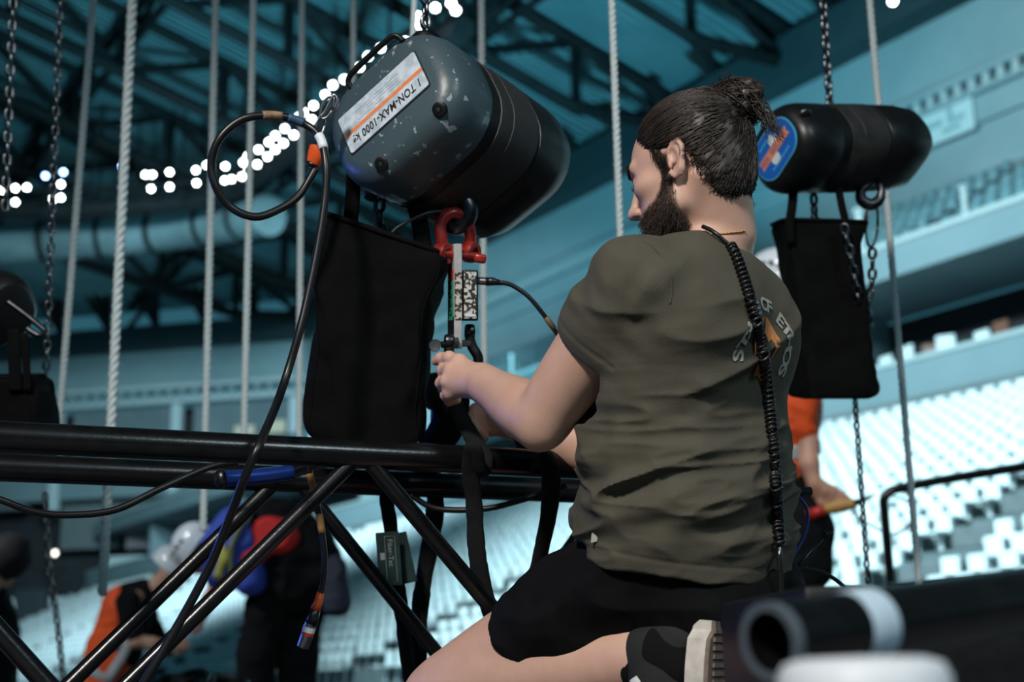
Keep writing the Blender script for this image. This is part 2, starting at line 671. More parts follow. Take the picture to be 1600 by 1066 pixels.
# plaque on the high wall
pq = hit_plane(1478, 193, N, 45.6)
sg = thing('wall_plaque', 'pale rectangular plaque with a faint arrow mark high on the wall', 'sign', pq)
mk('plate', rbox(pq, (2.9, .12, 1.5), (D, N, UP), .05), mat('plaque_pale', (.55, .70, .72), .5), sg)
for k, (dx, dz, w, h) in enumerate([(-.6, .1, .9, .25), (.3, .25, .25, .7), (.75, 0, .5, .22), (.3, -.35, .9, .2)]):
    mk('mark', box(pq + D * -dx - N * .09 + UP * dz, (w, .06, h), (D, N, UP)), mat('plaque_mark', (.30, .46, .50), .5), sg)

# ---- seats
def seat_mesh(name, m, h=.78):
    # local: x along the row, y up the stand, z up
    return mesh_only(name, join(rbox((0, -.02, .40), (.40, .40, .06), None, .02, 1), rbox((0, .20, .40 + h / 4), (.40, .06, h / 2), None, .02, 1),
                                box((0, .1, .2), (.06, .08, .4))), m)
SEAT = seat_mesh('seat', M_seat)
cand = []
AIS = None
def on_slope(px, py):
    """near-stand tread met by a sight line"""
    v = ray(px, py)
    best = None
    for r in np.linspace(15, 120, 4000):
        p = CAM + v * r
        n = p @ N
        if n >= N0 and p[2] <= Z0 + (n - N0) * RISE / RUN + .4:
            return float(p @ D), float(n)
    return None
ta, na = on_slope(1450, 862)
aisles = [ta + k * 15.6 for k in range(-3, 9)]
for i in range(NR):
    n = N0 + RUN * i + .52
    z = Z0 + RISE * i
    for t in np.arange(-28, tend(n) - 1, .56) + (.28 if i % 2 else 0):
        if min(abs(t - a) for a in aisles) < .75:
            continue
        t += random.uniform(-.04, .04)
        p = S(t, n, z)
        x, y, d = PX(p + UP * .5)
        cand.append((d, x, y, t, n, z, i))
def hidden(x, y):
    if 905 < x < 1250 and 130 < y < 1066: return True
    if 490 < x < 690 and y < 700: return True
    if y > 930 and x > 1150: return True
    if 660 < x < 1000 and y > 960: return True
    if 1215 < x < 1300 and y < 940: return True
    if x < 905 and 655 < y < 800: return True
    if 340 < x < 545 and y > 780: return True
    return False
vis = sorted([c for c in cand if 5 < c[1] < 1595 and 5 < c[2] < 1060 and not hidden(c[1], c[2])])
ind = set(id(c) for c in vis[:300])
MS = Matrix(((D[0], N[0], 0, 0), (D[1], N[1], 0, 0), (0, 0, 1, 0), (0, 0, 0, 1)))
def seat_M(t, n, z):
    p = S(t, n, z)
    return Matrix.Translation(Vector(p.tolist())) @ MS
sv = np.array([v.co[:] for v in SEAT.vertices])
sf = [tuple(p.vertices) for p in SEAT.polygons]
A3 = np.array([D, N, UP])
rest = []
for c in cand:
    if id(c) in ind:
        o = inst('arena_seat', SEAT, None, seat_M(*c[3:6]))
        tag(o, 'white plastic arena seat in the tiered rows of the near stand', 'seat', 'white seats of the near stand')
    else:
        rest.append(c)
def bulk_seats(name, places, axes, verts, faces, m, label):
    V = np.vstack([verts @ axes + p for p in places])
    nv = len(verts)
    tri = []
    for q in faces:
        for k in range(1, len(q) - 1):
            tri.append((q[0], q[k], q[k + 1]))
    tri = np.array(tri)
    Fa = np.vstack([tri + k * nv for k in range(len(places))])
    return tag(mk(name, (V, Fa), m), label, 'seats', kind='stuff')
def simple_seat(h=.42):
    return join(box((0, -.02, .40), (.40, .40, .07)), box((0, .20, .40 + h / 2), (.40, .07, h)))
qv, qf = simple_seat()
bulk_seats('seat_rows', [S(*c[3:6]) for c in rest], A3, qv, qf, M_seat, 'further white seats in rows filling the near stand')
up = []
for i in range(nu):
    n = 33.9 + (44 - 33.9) * (i + .6) / nu
    z = zB1 - .6 + (zU1 - zB1 + .3) * i / nu
    for t in np.arange(-28, tend(n) - 1, .6):
        if (t % 14) > 1.2 and random.random() > .06:
            up.append(S(t, n, z))
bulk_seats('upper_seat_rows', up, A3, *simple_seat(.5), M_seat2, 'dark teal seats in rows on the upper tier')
# blocks in the aisle between the seats
M_step = mat('aisle_block', (.16, .18, .19), .8, c2=(.12, .14, .15), scale=3)
seen = set()
for k in range(0, 10):
    i = k * 2
    z = Z0 + RISE * i
    p = S(ta, N0 + RUN * i + .5, z)
    x, y, d = PX(p)
    o = mk('aisle_block', rbox(p + UP * .22, (1.05, .6, .44), A3, .05, 1), M_step)
    tag(o, 'grey box step in the aisle between the white seats', 'step', 'box steps up the aisle')
# suite chairs and the odd brown chair on the suite balcony
CH = seat_mesh('suite_chair', mat('chair_white', (.72, .80, .82), .4), 1.0)
CHB = seat_mesh('brown_chair', mat('chair_brown', (.16, .06, .035), .5), 1.0)
t = 17.0
k = 0
while t < 64:
    b = (k % 7) in (2, 6)
    Mx = Matrix.Translation(Vector((S(t, 34.3 + (k % 2) * .5, zA1 - .35)).tolist())) @ MS @ Matrix.Rotation(random.uniform(-.6, .6), 4, 'Z') @ Matrix.Scale(1.5, 4)
    o = inst('brown_chair' if b else 'suite_chair', CHB if b else CH, None, Mx)
    if b:
        tag(o, 'brown chair among white ones on the suite balcony', 'chair', 'brown balcony chairs')
    else:
        tag(o, 'white chair behind the grey fascia of the suite balcony', 'chair', 'white balcony chairs')
    t += random.uniform(.75, 1.5)
    k += 1
# posts of the upper parapet
PO = mesh_only('rail_post', join(box((0, 0, .5), (.10, .10, 1.0)), box((0, 0, 1.02), (.18, .18, .06))), mat('post_white', (.75, .85, .86), .4))
for i, t in enumerate(np.arange(16, 84, 4.2)):
    o = inst('rail_post', PO, None, Matrix.Translation(Vector(S(t, 33.75, zB1 + .1).tolist())) @ Matrix.Scale(1.1 + .5 * (i % 3 == 0), 4))
    tag(o, 'short white post on the parapet of the upper tier', 'post', 'white parapet posts')

# ---- end stand
zb = zend(545)
tag(mk('wall_end', gprof([(0, zend(606)), (0, zb + .5)], -1.5), M_wall), kind='structure')
tag(mk('beam_end', gprof([(0.2, zb), (-1.4, zb), (-1.4, zend(511)), (0.2, zend(511))], -1.0), M_beam), kind='structure')
zr0, zr1 = zend(628), zend(604)
tag(mk('trim_2', join(gprof([(0, zr1), (-1.2, zr1), (-1.2, zr1 - .35), (0, zr1 - .35)], -1.0),
                      gprof([(0, zr0 + .2), (-1.0, zr0 + .2), (-1.0, zr0 - .25), (0, zr0 - .25)], -1.0)), M_ledge), kind='structure')
lat = []
for s in np.arange(-1, 70, 1.1):
    for a in (-1, 1):
        p0, p1 = G(s, -.9, zr0 + .1), G(s + a * .9, -.9, zr1 - .3)
        lat.append(tube([p0, p1], .07, 4))
tag(mk('lattice_band', join(*lat), M_ledge), 'band of crossed lattice bars between ledges on the end stand', kind='stuff')
# glazed boxes below the lattice
zg1 = zend(714)
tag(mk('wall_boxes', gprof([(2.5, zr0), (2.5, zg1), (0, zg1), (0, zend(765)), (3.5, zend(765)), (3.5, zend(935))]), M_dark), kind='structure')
tag(mk('wall_box_front', gprof([(-.15, zg1), (-.15, zend(772)), (1.5, zend(772))]), M_fascia), kind='structure')
M_glass = mat('box_glass', (.20, .25, .27), .12, c2=(.15, .19, .21), scale=.3)
M_mull = mat('column_white', (.55, .66, .70), .5)
nwin = 1
for xa, xb in ((-70, 84), (112, 268), (300, 452), (476, 620)):
    a = hit_plane(xa, 660, NE, CE)
    b = hit_plane(xb, 660, NE, CE)
    sa, sb = float((a - PC) @ E), float((b - PC) @ E)
    lo, hi = min(sa, sb), max(sa, sb)
    w = mk('window_%d' % nwin, box(G((lo + hi) / 2, .35, (zr0 + zg1) / 2 - .1), (hi - lo, .12, zr0 - zg1 - .4), (E, NE, UP)), M_glass)
    tag(w, kind='structure')
    nm = 3
    for q in range(nm):
        sm = lo + (hi - lo) * (q + .5) / nm
        mk('pane', box(G(sm, .26, (zr0 + zg1) / 2 - .1), ((hi - lo) / nm - .25, .06, zr0 - zg1 - .9), (E, NE, UP)), M_glass, w)
    c = mk('column', rbox(G(lo - .55, -.1, (zr0 + zend(790)) / 2), (.85, .8, zr0 - zend(790)), (E, NE, UP), .08, 1), M_mull)
    tag(c, kind='structure')
    nwin += 1
M_warm = mat('warm_panel', (.80, .66, .50), .5)
for x0, x1, y0, y1, q in ((366, 398, 664, 682, 0), (416, 446, 656, 678, 1)):
    a = hit_plane(x0, y1, NE, CE - .4)
    b = hit_plane(x1, y0, NE, CE - .4)
    o = mk('cream_board', rbox((a + b) / 2, (abs((b - a) @ E), .15, abs(b[2] - a[2])), (E, NE, UP), .04, 1), M_warm)
    tag(o, ('lower' if q == 0 else 'higher') + ' of two cream boards leaning on the glazed boxes of the end stand', 'board')
# concourse level, counters and openings under the boxes
def gbox(name, x0, x1, y0, y1, m, depth, material, label=None, cat=None, parent=None):
    a = hit_plane(x0, y1, NE, CE + m)
    b = hit_plane(x1, y0, NE, CE + m)
    o = mk(name, rbox((a + b) / 2 + NE * depth / 2, (abs((b - a) @ E), depth, abs(b[2] - a[2])), (E, NE, UP), .05, 1), material, parent)
    if label:
        tag(o, label, cat)
    return o
cn = gbox('counter', 160, 262, 866, 890, -3.5, 1.2, M_ledge, 'long pale counter under the boxes of the end stand', 'counter')
gbox('counter_leg', 170, 186, 890, 934, -3.2, .8, M_ledge, parent=cn)
gbox('reddish_crate', 196, 268, 832, 858, -1.5, 1.5, mat('crate_rose', (.46, .36, .38), .7), 'flat rose-grey crate above the pale counter', 'crate')
gbox('reddish_crate', 290, 330, 824, 852, -1.4, 1.5, MATS['crate_rose'], 'rose-grey crate beside the helmet of the stooping worker', 'crate')
tag(gbox('wall_concourse_a', 92, 190, 775, 860, 1.5, 1.0, mat('concourse_grey', (.15, .18, .19), .7)), kind='structure')
tag(gbox('wall_concourse_b', 190, 262, 775, 830, 1.5, 1.0, MATS['concourse_grey']), kind='structure')
tag(gbox('wall_concourse_c', -40, 40, 775, 800, .5, 1.0, MATS['concourse_grey']), kind='structure')
gbox('service_cart', 20, 66, 920, 990, -8, 1.2, mat('cart_dark', (.03, .04, .045), .6), 'dark service cart on the seat rows at the end stand', 'cart')
for q, (x, y) in enumerate(((89, 865),)):
    p = hit_plane(x, y, NE, CE - 1.0)
    fl = thing('wall_lamp', 'small round warm lamp glowing in the dark concourse', 'lamp', p)
    mk('housing', lathe([(.22, 0), (.26, .1), (.26, .3)], p, -NE, 16), M_dark, fl)
    mk('lens', lathe([(.2, .3), (.2, .33)], p, -NE, 16), mat('lamp_warm', (1, .9, .75), .5, emit=5), fl)
# end terrace and seats
zt = zend(938)
pe = []
ne = 19
for i in range(ne):
    m = -17 + 15.5 * i / ne
    z = .8 + (zt - .8) * i / ne
    pe += [(m, z), (m + 15.5 / ne, z)]
pe = [(-17.2, 0), (-17.2, .8)] + pe + [(-1.5, zt), (4, zt)]
tag(mk('terrace_end', gprof(pe, -4, 75), M_conc), 'concrete terrace of the far end stand', kind='structure')
es = []
for i in range(ne):
    m = -17 + 15.5 * (i + .6) / ne
    for s in np.arange(-3, 66, .58):
        if (s % 13) > 1.2:
            es.append(G(s, m, .8 + (zt - .8) * i / ne))
bulk_seats('end_seat_rows', es, np.array([E, NE, UP]), qv, qf, M_seat, 'white seats in rows on the far end stand')

# ---- roof
zR = zW + 2.4
def roofz(p):
    n = float(p[0] * N[0] + p[1] * N[1])
    e = float(p[0] * NE[0] + p[1] * NE[1])
    a, b = NB - n, (CE - e)
    q = max(0.0, min(a, b))
    return zR + min(.26 * q, 9.5 + .05 * q) + .8
rows = []
for n in np.linspace(NB, -60, 40):
    te = tend(n)
    row = []
    for k in range(41):
        t = -34 + (te + 34) * k / 40
        p = S(t, n, 0)
        p[2] = roofz(p)
        row.append(p)
    rows.append(row)
V = np.array(rows).reshape(-1, 3)
F = [(i * 41 + j, i * 41 + j + 1, (i + 1) * 41 + j + 1, (i + 1) * 41 + j) for i in range(39) for j in range(40)]
M_deck = mat('roof_deck', (.16, .34, .38), .55, metal=.0, c2=(.11, .27, .31), scale=.3)
nt = M_deck.node_tree
wv = nt.nodes.new('ShaderNodeTexWave')
wv.bands_direction = 'X'
wv.inputs['Scale'].default_value = .55
mp = nt.nodes.new('ShaderNodeMapping')
mp.inputs['Rotation'].default_value = (0, 0, -math.atan2(D[1], D[0]))
tcn = [q for q in nt.nodes if q.type == 'TEX_COORD'][0]
nt.links.new(tcn.outputs['Object'], mp.inputs['Vector'])
nt.links.new(mp.outputs['Vector'], wv.inputs['Vector'])
bp = nt.nodes.new('ShaderNodeBump')
bp.inputs['Strength'].default_value = 1.0
bp.inputs['Distance'].default_value = .35
nt.links.new(wv.outputs['Fac'], bp.inputs['Height'])
nt.links.new(bp.outputs['Normal'], nt.nodes['Principled BSDF'].inputs['Normal'])
tag(mk('ceiling', (V, F), M_deck, None, True), kind='structure')
# gable between ring beam and roof deck above the end stand
def bar(a, b, w):
    return tube([a, b], w * .7071, 4)
def roof_truss(label, group, nodes_top, nodes_bot, w=.30, web=.20):
    th = thing('roof_truss', label, 'roof truss', nodes_bot[0], group)
    for k in range(len(nodes_top) - 1):
        mk('top_chord', bar(nodes_top[k], nodes_top[k + 1], w), M_steel, th)
        mk('bottom_chord', bar(nodes_bot[k], nodes_bot[k + 1], w), M_steel, th)
        mk('vertical_strut', bar(nodes_bot[k], nodes_top[k], web), M_steel, th)
        if k % 2 == 0:
            mk('diagonal_strut', bar(nodes_bot[k], nodes_top[k + 1], web), M_steel, th)
        else:
            mk('diagonal_strut', bar(nodes_top[k], nodes_bot[k + 1], web), M_steel, th)
    return th
def under(p, dz):
    q = np.array(p, float)
    q[2] = roofz(q) - dz
    return q
for t in np.arange(6, 104, 9.0):
    ns = [n for n in np.linspace(45.2, -28, 13) if t < tend(n) - 1]
    if len(ns) < 4:
        continue
    top = [under(S(t, n, 0), .5) for n in ns]
    bot = [under(S(t, n, 0), 4.2 if k else 2.2) for k, n in enumerate(ns)]
    roof_truss('dark steel roof truss running up across the teal roof deck', 'main roof trusses', top, bot, .6, .4)
for n, dz in ((34.0, 2.6), (21.0, 2.8), (8.0, 2.8), (-6.0, 2.8), (-20.0, 2.8)):
    ts = np.arange(-6, min(tend(n), 112) - 1, 7.5)
    roof_truss('slim dark cross truss tying the main roof trusses together', 'cross trusses under the roof',
               [under(S(t, n, 0), .9) for t in ts], [under(S(t, n, 0), dz) for t in ts], .4, .28)
# leaning frames that stand on the ring beam
def frame_truss(a, b, nb, lean, h, lab):
    th = thing('ring_truss', lab, 'roof truss', a)
    for k in range(nb + 1):
        p = a + (b - a) * k / nb
        q = p + lean + UP * h
        mk('vertical_strut', bar(p, q, .55), M_steel, th)
        if k < nb:
            p2 = a + (b - a) * (k + .5) / nb
            mk('top_chord', bar(q, a + (b - a) * (k + 1) / nb + lean + UP * h, .55), M_steel, th)
            mk('diagonal_strut', bar(p, p2 + lean + UP * h, .42), M_steel, th)
            mk('diagonal_strut', bar(a + (b - a) * (k + 1) / nb, p2 + lean + UP * h, .42), M_steel, th)
    return th
frame_truss(S(-2, 45.3, zW + 2.2), S(tend(45.3) - 2, 45.3, zW + 2.2), 24, -N * 5, 6.5, 'row of dark V braces standing on the ring beam of the near stand')
frame_truss(G(0, -.8, zend(511)), G(66, -.8, zend(511)), 15, -NE * 5, 6.0, 'row of dark V braces standing on the beam of the end stand')
# wide air duct under the end roof
dp = smoothpath([W(-120, 392, 84), W(60, 378, 84), W(200, 368, 84), W(330, 352, 82), W(420, 336, 78)], 8)
du = thing('air_duct', 'fat pale ventilation duct hanging under the roof of the end stand', 'duct', dp[0])
mk('pipe', tube(dp, 1.25, 20), mat('duct_cloth', (.14, .21, .23), .7, c2=(.07, .11, .12), scale=.35), du, True, 50)
for k in range(3, len(dp) - 2, 5):
    mk('hoop', tube(dp[k:k + 2] * .5 + dp[k:k + 2].mean(0) * .5, 1.32, 20), M_steel, du)
    mk('hanger', bar(dp[k], dp[k] + UP * 9, .12), M_steel, du)
# catwalk with cable trays below the lights
cw = smoothpath([W(-100, 328, 78), W(120, 322, 78), W(330, 300, 76), W(470, 205, 68), W(600, 95, 56), W(720, 20, 48)], 6)
ct = thing('lighting_catwalk', 'dark catwalk curving up to the roof behind the floodlights', 'catwalk', cw[0])
for off, w in ((np.zeros(3), .5), (UP * 1.3, .16), (UP * .7, .12)):
    mk('rail' if off[2] else 'walkway', tube(cw + off + _f * 2.4, w, 6), M_steel, ct)
for k in range(0, len(cw), 2):
    mk('hanger', bar(cw[k] + _f * 2.4, cw[k] + _f * 2.4 + UP * 6, .12), M_steel, ct)
# floodlights
LW = [(4, 297), (24, 294), (42, 293), (24, 316), (95, 288), (95, 309), (83, 311), (227, 273), (238, 273),
      (236, 295), (265, 269), (265, 292), (306, 266), (307, 286), (323, 258), (352, 260), (351, 282), (362, 280), (378, 276), (388, 266),
      (380, 254), (387, 244), (402, 257), (418, 245), (404, 234), (420, 222), (430, 234), (430, 212), (443, 224), (445, 201), (459, 211),
      (474, 175), (487, 187), (490, 165), (467, 183), (633, 65), (595, 75), (575, 88), (562, 105), (538, 124), (520, 133), (508, 148),
      (652, 25), (655, 38), (680, 12), (705, 5), (712, 16), (1395, 2)]
LB = [(71, 275), (99, 269), (191, 260)]
M_lw = mat('flood_lens_white', (.90, .98, 1.0), .3, emit=20)
M_lb = mat('flood_lens_blue', (.25, .45, 1.0), .3, emit=24)
aim = np.array([0, 18, 0.0])
def lamp_mesh(m_lens):
    a = mesh_only('housing', lathe([(.10, -.5), (.30, -.42), (.36, -.05), (.40, 0), (.34, .01)], (0, 0, 0), (0, 0, 1), 14), M_steel, True, 40)
    b = mesh_only('lens', lathe([(.33, .02), (.20, .05), (.02, .06)], (0, 0, 0), (0, 0, 1), 14), m_lens, True)
    return a, b
HW, LWm = lamp_mesh(M_lw)
_, LBm = lamp_mesh(M_lb)
for q, (x, y) in enumerate(LW + LB):
    d = 76 if x < 340 else 76 - (x - 340) / 380 * 30
    if x > 1000:
        d = 46
    p = W(x, y, d)
    blue = q >= len(LW)
    fl = thing('floodlight', ('round blue-tinted floodlight among the white ones over the end stand' if blue else
               ('single floodlight shining high above the near stand' if x > 1000 else 'round white floodlight glowing in the row along the roof catwalk')),
               'floodlight', p, None if x > 1000 else ('blue-tinted roof floodlights' if blue else 'white roof floodlights'))
    x_, y_, z_ = frame(aim - p)
    Mx = Matrix(((x_[0], y_[0], z_[0], p[0]), (x_[1], y_[1], z_[1], p[1]), (x_[2], y_[2], z_[2], p[2]), (0, 0, 0, 1))) @ Matrix.Scale(.36, 4)
    inst('housing', HW, fl, Mx)
    inst('lens', LBm if blue else LWm, fl, Mx)
# ================================================================ rigging in front
M_blk = mat('black_paint', (.004, .004, .0045), .42, c2=(.008, .008, .009), scale=60, bump=.05, bscale=200, spec=.35)
M_tr = mat('truss_black', (.003, .003, .0035), .26, c2=(.006, .006, .0065), scale=35, bump=.06, bscale=150)
M_rub = mat('cable_rubber', (.006, .006, .007), .36)
M_fab = mat('bag_fabric', (.0020, .0022, .0024), .9, c2=(.0036, .0038, .0040), scale=25, bump=.35, bscale=350, spec=.12)
M_sling = mat('sling_fabric', (.006, .007, .0075), .9, c2=(.010, .011, .0115), scale=60, bump=.5, bscale=500, spec=.25)
M_stl = mat('bare_steel', (.34, .35, .36), .34, metal=1.0, c2=(.22, .23, .24), scale=60)
M_dst = mat('dark_steel', (.10, .10, .11), .36, metal=1.0, c2=(.05, .05, .055), scale=50)
M_chn = mat('chain_steel', (.16, .17, .19), .30, metal=1.0, c2=(.10, .11, .12), scale=90)
M_red = mat('red_paint', (.36, .018, .010), .35, c2=(.16, .010, .008), scale=55, coat=.3)
M_rope = mat('rope_fibre', (.68, .78, .80), .8, c2=(.56, .66, .68), scale=200)
M_cover = mat('hoist_cover_paint', (.050, .082, .096), .38, c2=(.28, .34, .36), scale=48, lo=.635, hi=.65, detail=12, bump=.12, bscale=80)
M_white = mat('white_tape', (.72, .78, .82), .5)
M_tape = mat('worn_tape', (.016, .0165, .017), .55, c2=(.028, .028, .028), scale=15, bump=.2, bscale=60)
M_oran = mat('orange_boot', (.75, .10, .015), .4)
M_text = mat('print_black', (.015, .015, .018), .6)

# ---- truss
A0, B0 = W(0, 680, 2.10), W(900, 729, 2.47)
zc = (A0[2] + B0[2]) / 2
TD = nrm((B0 - A0) * np.array([1, 1, 0]))
TN = np.array([-TD[1], TD[0], 0])            # away from the camera
A0[2] = zc
def TP(s, off, z):
    return A0 + TD * s + TN * off + UP * (z - zc)
TW, ZB = .31, .055
cF, cR = float(A0 @ TN), float(A0 @ TN) + TW
tr = thing('lighting_truss', 'black square lighting truss crossing the picture in front of the kneeling man', 'truss', TP(.5, TW / 2, 0))
for off, z in ((0, zc), (TW, zc), (0, ZB), (TW, ZB)):
    mk('chord', rod(TP(-.9, off, z), TP(1.32, off, z), .0255, 20), M_tr, tr, True, 40)
def diag(x0, y0, x1, y1, c, r=.0135):
    p, q = hit_plane(x0, y0, TN, c), hit_plane(x1, y1, TN, c)
    d = (q - p)
    a = p + d * ((zc - p[2]) / d[2])
    b = p + d * ((ZB - p[2]) / d[2])
    mk('brace', rod(a, b, r, 12), M_tr, tr, True, 40)
diag(527, 745, 205, 1062, cF)
diag(600, 748, 770, 952, cF, .0150)
diag(-3, 985, 70, 1066, cF, .016)
diag(398, 785, 112, 1066, cR, .0145)
diag(505, 800, 690, 1030, cR, .0145)
diag(930, 800, 760, 1040, cR, .0145)
diag(1130, 745, 1010, 990, cF)
# cross tube between the two top chords, and welded end plate
a = TP(.42, 0, zc - .002)
mk('cross_tube', rod(TP(.56, 0, zc), TP(.50, TW, zc), .013, 12), M_tr, tr, True, 40)
mk('cross_tube', rod(TP(1.30, 0, zc), TP(1.26, TW, zc), .013, 12), M_tr, tr, True, 40)
# blue spigot clamp under the chord
cl = thing('blue_clamp', 'short blue half-coupler tube under the front chord of the truss', 'clamp', W(390, 748, 2.34))
mk('sleeve', tube(smoothpath([W(349, 748, 2.33), W(400, 745, 2.36), W(455, 738, 2.40)], 3), .014, 14), mat('blue_anodised', (.02, .06, .32), .3, metal=.6), cl, True, 40)
mk('end_cap', lathe([(.016, 0), (.018, .006), (.012, .014)], W(349, 748, 2.33), nrm(W(349, 748, 2.33) - W(400, 745, 2.36)), 14), M_dst, cl, True)

# ---- chains
def link_mesh(L, Wd, r):
    c = []
    hw, hl = Wd / 2 - r, L / 2 - r
    for k in range(7):
        a = math.pi * k / 6
        c.append((hw * math.cos(a), 0, hl - hw + hw * math.sin(a)))
    for k in range(7):
        a = math.pi + math.pi * k / 6
        c.append((hw * math.cos(a), 0, -(hl - hw) + hw * math.sin(a)))
    c = np.array(c)
    n = len(c)
    V, F = [], []
    for i in range(n):
        T = nrm(c[(i + 1) % n] - c[i - 1])
        x = np.array([0, 1.0, 0])
        y = np.cross(T, x)
        for j in range(6):
            a = j * math.pi / 3
            V.append(c[i] + r * (math.cos(a) * x + math.sin(a) * y))
    for i in range(n):
        for j in range(6):
            F.append((i * 6 + j, i * 6 + (j + 1) % 6, ((i + 1) % n) * 6 + (j + 1) % 6, ((i + 1) % n) * 6 + j))
    return V, F
LINKS = {}
def chain(path, label, L=.030, wr=.0036, wid=.021, m=None, group=None, twist=0.4):
    m = m or M_chn
    key = (L, wr, wid, m.name)
    if key not in LINKS:
        LINKS[key] = mesh_only('link', link_mesh(L, wid, wr), m, True)
    P = np.asarray(path, float)
    seg = np.linalg.norm(np.diff(P, axis=0), axis=1)
    cum = np.concatenate([[0], np.cumsum(seg)])
    pitch = L - 2 * wr * .98
    th = thing('chain', label, 'chain', P[np.argmin(P[:, 2])], group)
    k = 0
    s = pitch / 2
    while s < cum[-1]:
        i = min(np.searchsorted(cum, s) - 1, len(seg) - 1)
        i = max(i, 0)
        p = P[i] + (P[i + 1] - P[i]) * (s - cum[i]) / seg[i]
        x, y, z = frame(P[i + 1] - P[i], (0, 1, 0.01))
        a = twist + (math.pi / 2 if k % 2 else 0) + .05 * math.sin(k * .7)
        x2 = x * math.cos(a) + y * math.sin(a)
        y2 = np.cross(z, x2)
        inst('link', LINKS[key], th, Matrix(((x2[0], y2[0], z[0], p[0]), (x2[1], y2[1], z[1], p[1]), (x2[2], y2[2], z[2], p[2]), (0, 0, 0, 1))))
        s += pitch
        k += 1
    return th
def vert(px, py, d, ztop, zbot=None):
    """vertical line through the point seen at a pixel"""
    p = W(px, py, d)
    q = p.copy()
    q[2] = ztop
    b = p.copy()
    if zbot is not None:
        b[2] = zbot
    return b, q

chain([W(8, 330, 3.5), W(8, 20, 3.5) + UP * .5], 'blue-lit chain at the left edge of the picture', .040, .0048, .026)
chain([W(70, 640, 3.7), W(89, -5, 3.7) + UP * .3], 'bluish chain hanging beside the pale rope at upper left', .036, .0044, .024)
chain(smoothpath([W(71, 770, 4.6), W(76, 880, 4.6), W(88, 960, 4.6), W(102, 1085, 4.6)], 6), 'slack chain hanging below the truss at lower left', .040, .0048, .027)

# ---- ropes
def rope(px0, py0, px1, py1, d, r, label, extra=2.0, name='rope'):
    a, b = W(px1, py1, d), W(px0, py0, d)
    dr = nrm(b - a)
    b = b + dr * extra
    L = np.linalg.norm(b - a)
    n = int(L / (r * 1.0))
    t = np.linspace(0, 1, n)
    x, y, z = frame(dr, (0, 1, .01))
    parts = []
    for k in range(3):
        ph = t * L / (r * 5.0) * 2 * math.pi + k * 2 * math.pi / 3
        P = a + (b - a) * t[:, None] + r * .52 * (np.cos(ph)[:, None] * x + np.sin(ph)[:, None] * y)
        parts.append(tube(P, r * .56, 6))
    o = mk(name, join(*parts), M_rope, None, True)
    tag(o, label, 'rope')
    return o
rope(146, 0, 92, 668, 4.3, .0120, 'pale rope slanting down to the truss, first from the left')
rope(207, 0, 160, 930, 3.9, .0150, 'thickest pale rope, hanging left of the row of floodlights')
rope(337, 0, 317, 830, 4.4, .0125, 'pale rope passing behind the left side of the black cable loop')
rope(396, 0, 381, 690, 4.4, .0120, 'pale rope hanging through the middle of the black cable loop')
rope(472, 0, 467, 690, 4.6, .0115, 'pale rope just left of the large hoist and its orange connector')
rope(552, 0, 553, 345, 4.6, .0110, 'pale rope running behind the label face of the large hoist')
rope(752, 0, 757, 690, 4.6, .0125, 'pale rope passing behind the large hoist and the load cell')
rope(956, 0, 970, 400, 3.7, .0105, 'twisted pale rope right in front of the face of the kneeling man')
rope(1359, 0, 1442, 985, 4.0, .0110, 'pale rope beside the smaller hoist with the blue label')
rope(648, -10, 644, 80, 3.6, .0080, 'thin grey rope next to the chain of the large hoist')

# ---- hoists
def cam_dir(x, y, z=0):
    return _r * x + _u * y + _f * z
def hoist_frame(Nc, Fc, ix, iy):
    a = nrm(Fc - Nc)
    u0 = cam_dir(ix, iy)
    t = -(u0 @ a) / (a @ _f)
    u = nrm(u0 + _f * t)
    v = np.cross(a, u)
    return a, u, v
def ring(c, u, v, hw, hv, r):
    q = rrect(hw, hv, min(r, hw * .99, hv * .99), 7)
    return c + q[:, :1] * u + q[:, 1:2] * v
def hoist_body(th, Nc, L, a, u, v, hw, hv, m_cover, m_body, taper=.72, drop=.0):
    R = min(hw, hv) * .82
    def rg(s, k, dv=0.0):
        return ring(Nc + a * s + v * dv, u, v, hw * k, hv * k, R * k)
    b1 = L * .26
    mk('end_cover', loft([rg(0, .74), rg(.004, .82), rg(.014, .92), rg(.03, .975), rg(.05, 1), rg(b1, 1.0), rg(b1 + .002, .985)]), m_cover, th, True, 50)
    mk('body', loft([rg(b1 + .001, .985), rg(L * .62, .985)]), m_body, th, True, 50)
    t0, t1 = L * .33, L * .60
    mk('tape_band', loft([rg(t0, .986), rg(t0 + .001, .998), rg(t0 + (t1 - t0) * .33, .996), rg(t0 + (t1 - t0) * .335, 1.003), rg(t1, 1.003), rg(t1 + .001, .986)]), M_tape, th, True, 50)
    mk('rear_cover', loft([rg(L * .62, .975), rg(L * .625, .995), rg(L * .80, .985), rg(L * .93, .92, -drop), rg(L * .985, taper + .1, -drop * 1.5), rg(L, taper, -drop * 2)]), m_body, th, True, 50)
def sweep_hook(th, pts, rs, m, name='hook', n=12):
    P = smoothpath(pts, 6)
    R = smoothpath(np.array(rs)[:, None], 6)[:, 0]
    return mk(name, tube(P, R, n), m, th, True)

# large hoist
Nc, Fc = W(603, 163, 2.42), W(818, 287, 2.76)
a, u, v = hoist_frame(Nc, Fc, .79, .61)
L1 = float(np.linalg.norm(Fc - Nc))
h1 = thing('chain_hoist', 'large worn black chain hoist with a 1 TON label, hanging tilted', 'chain hoist', Nc + (Fc - Nc) / 2)
hoist_body(h1, Nc, L1, a, u, v, .152, .122, M_cover, M_blk, .62, .018)
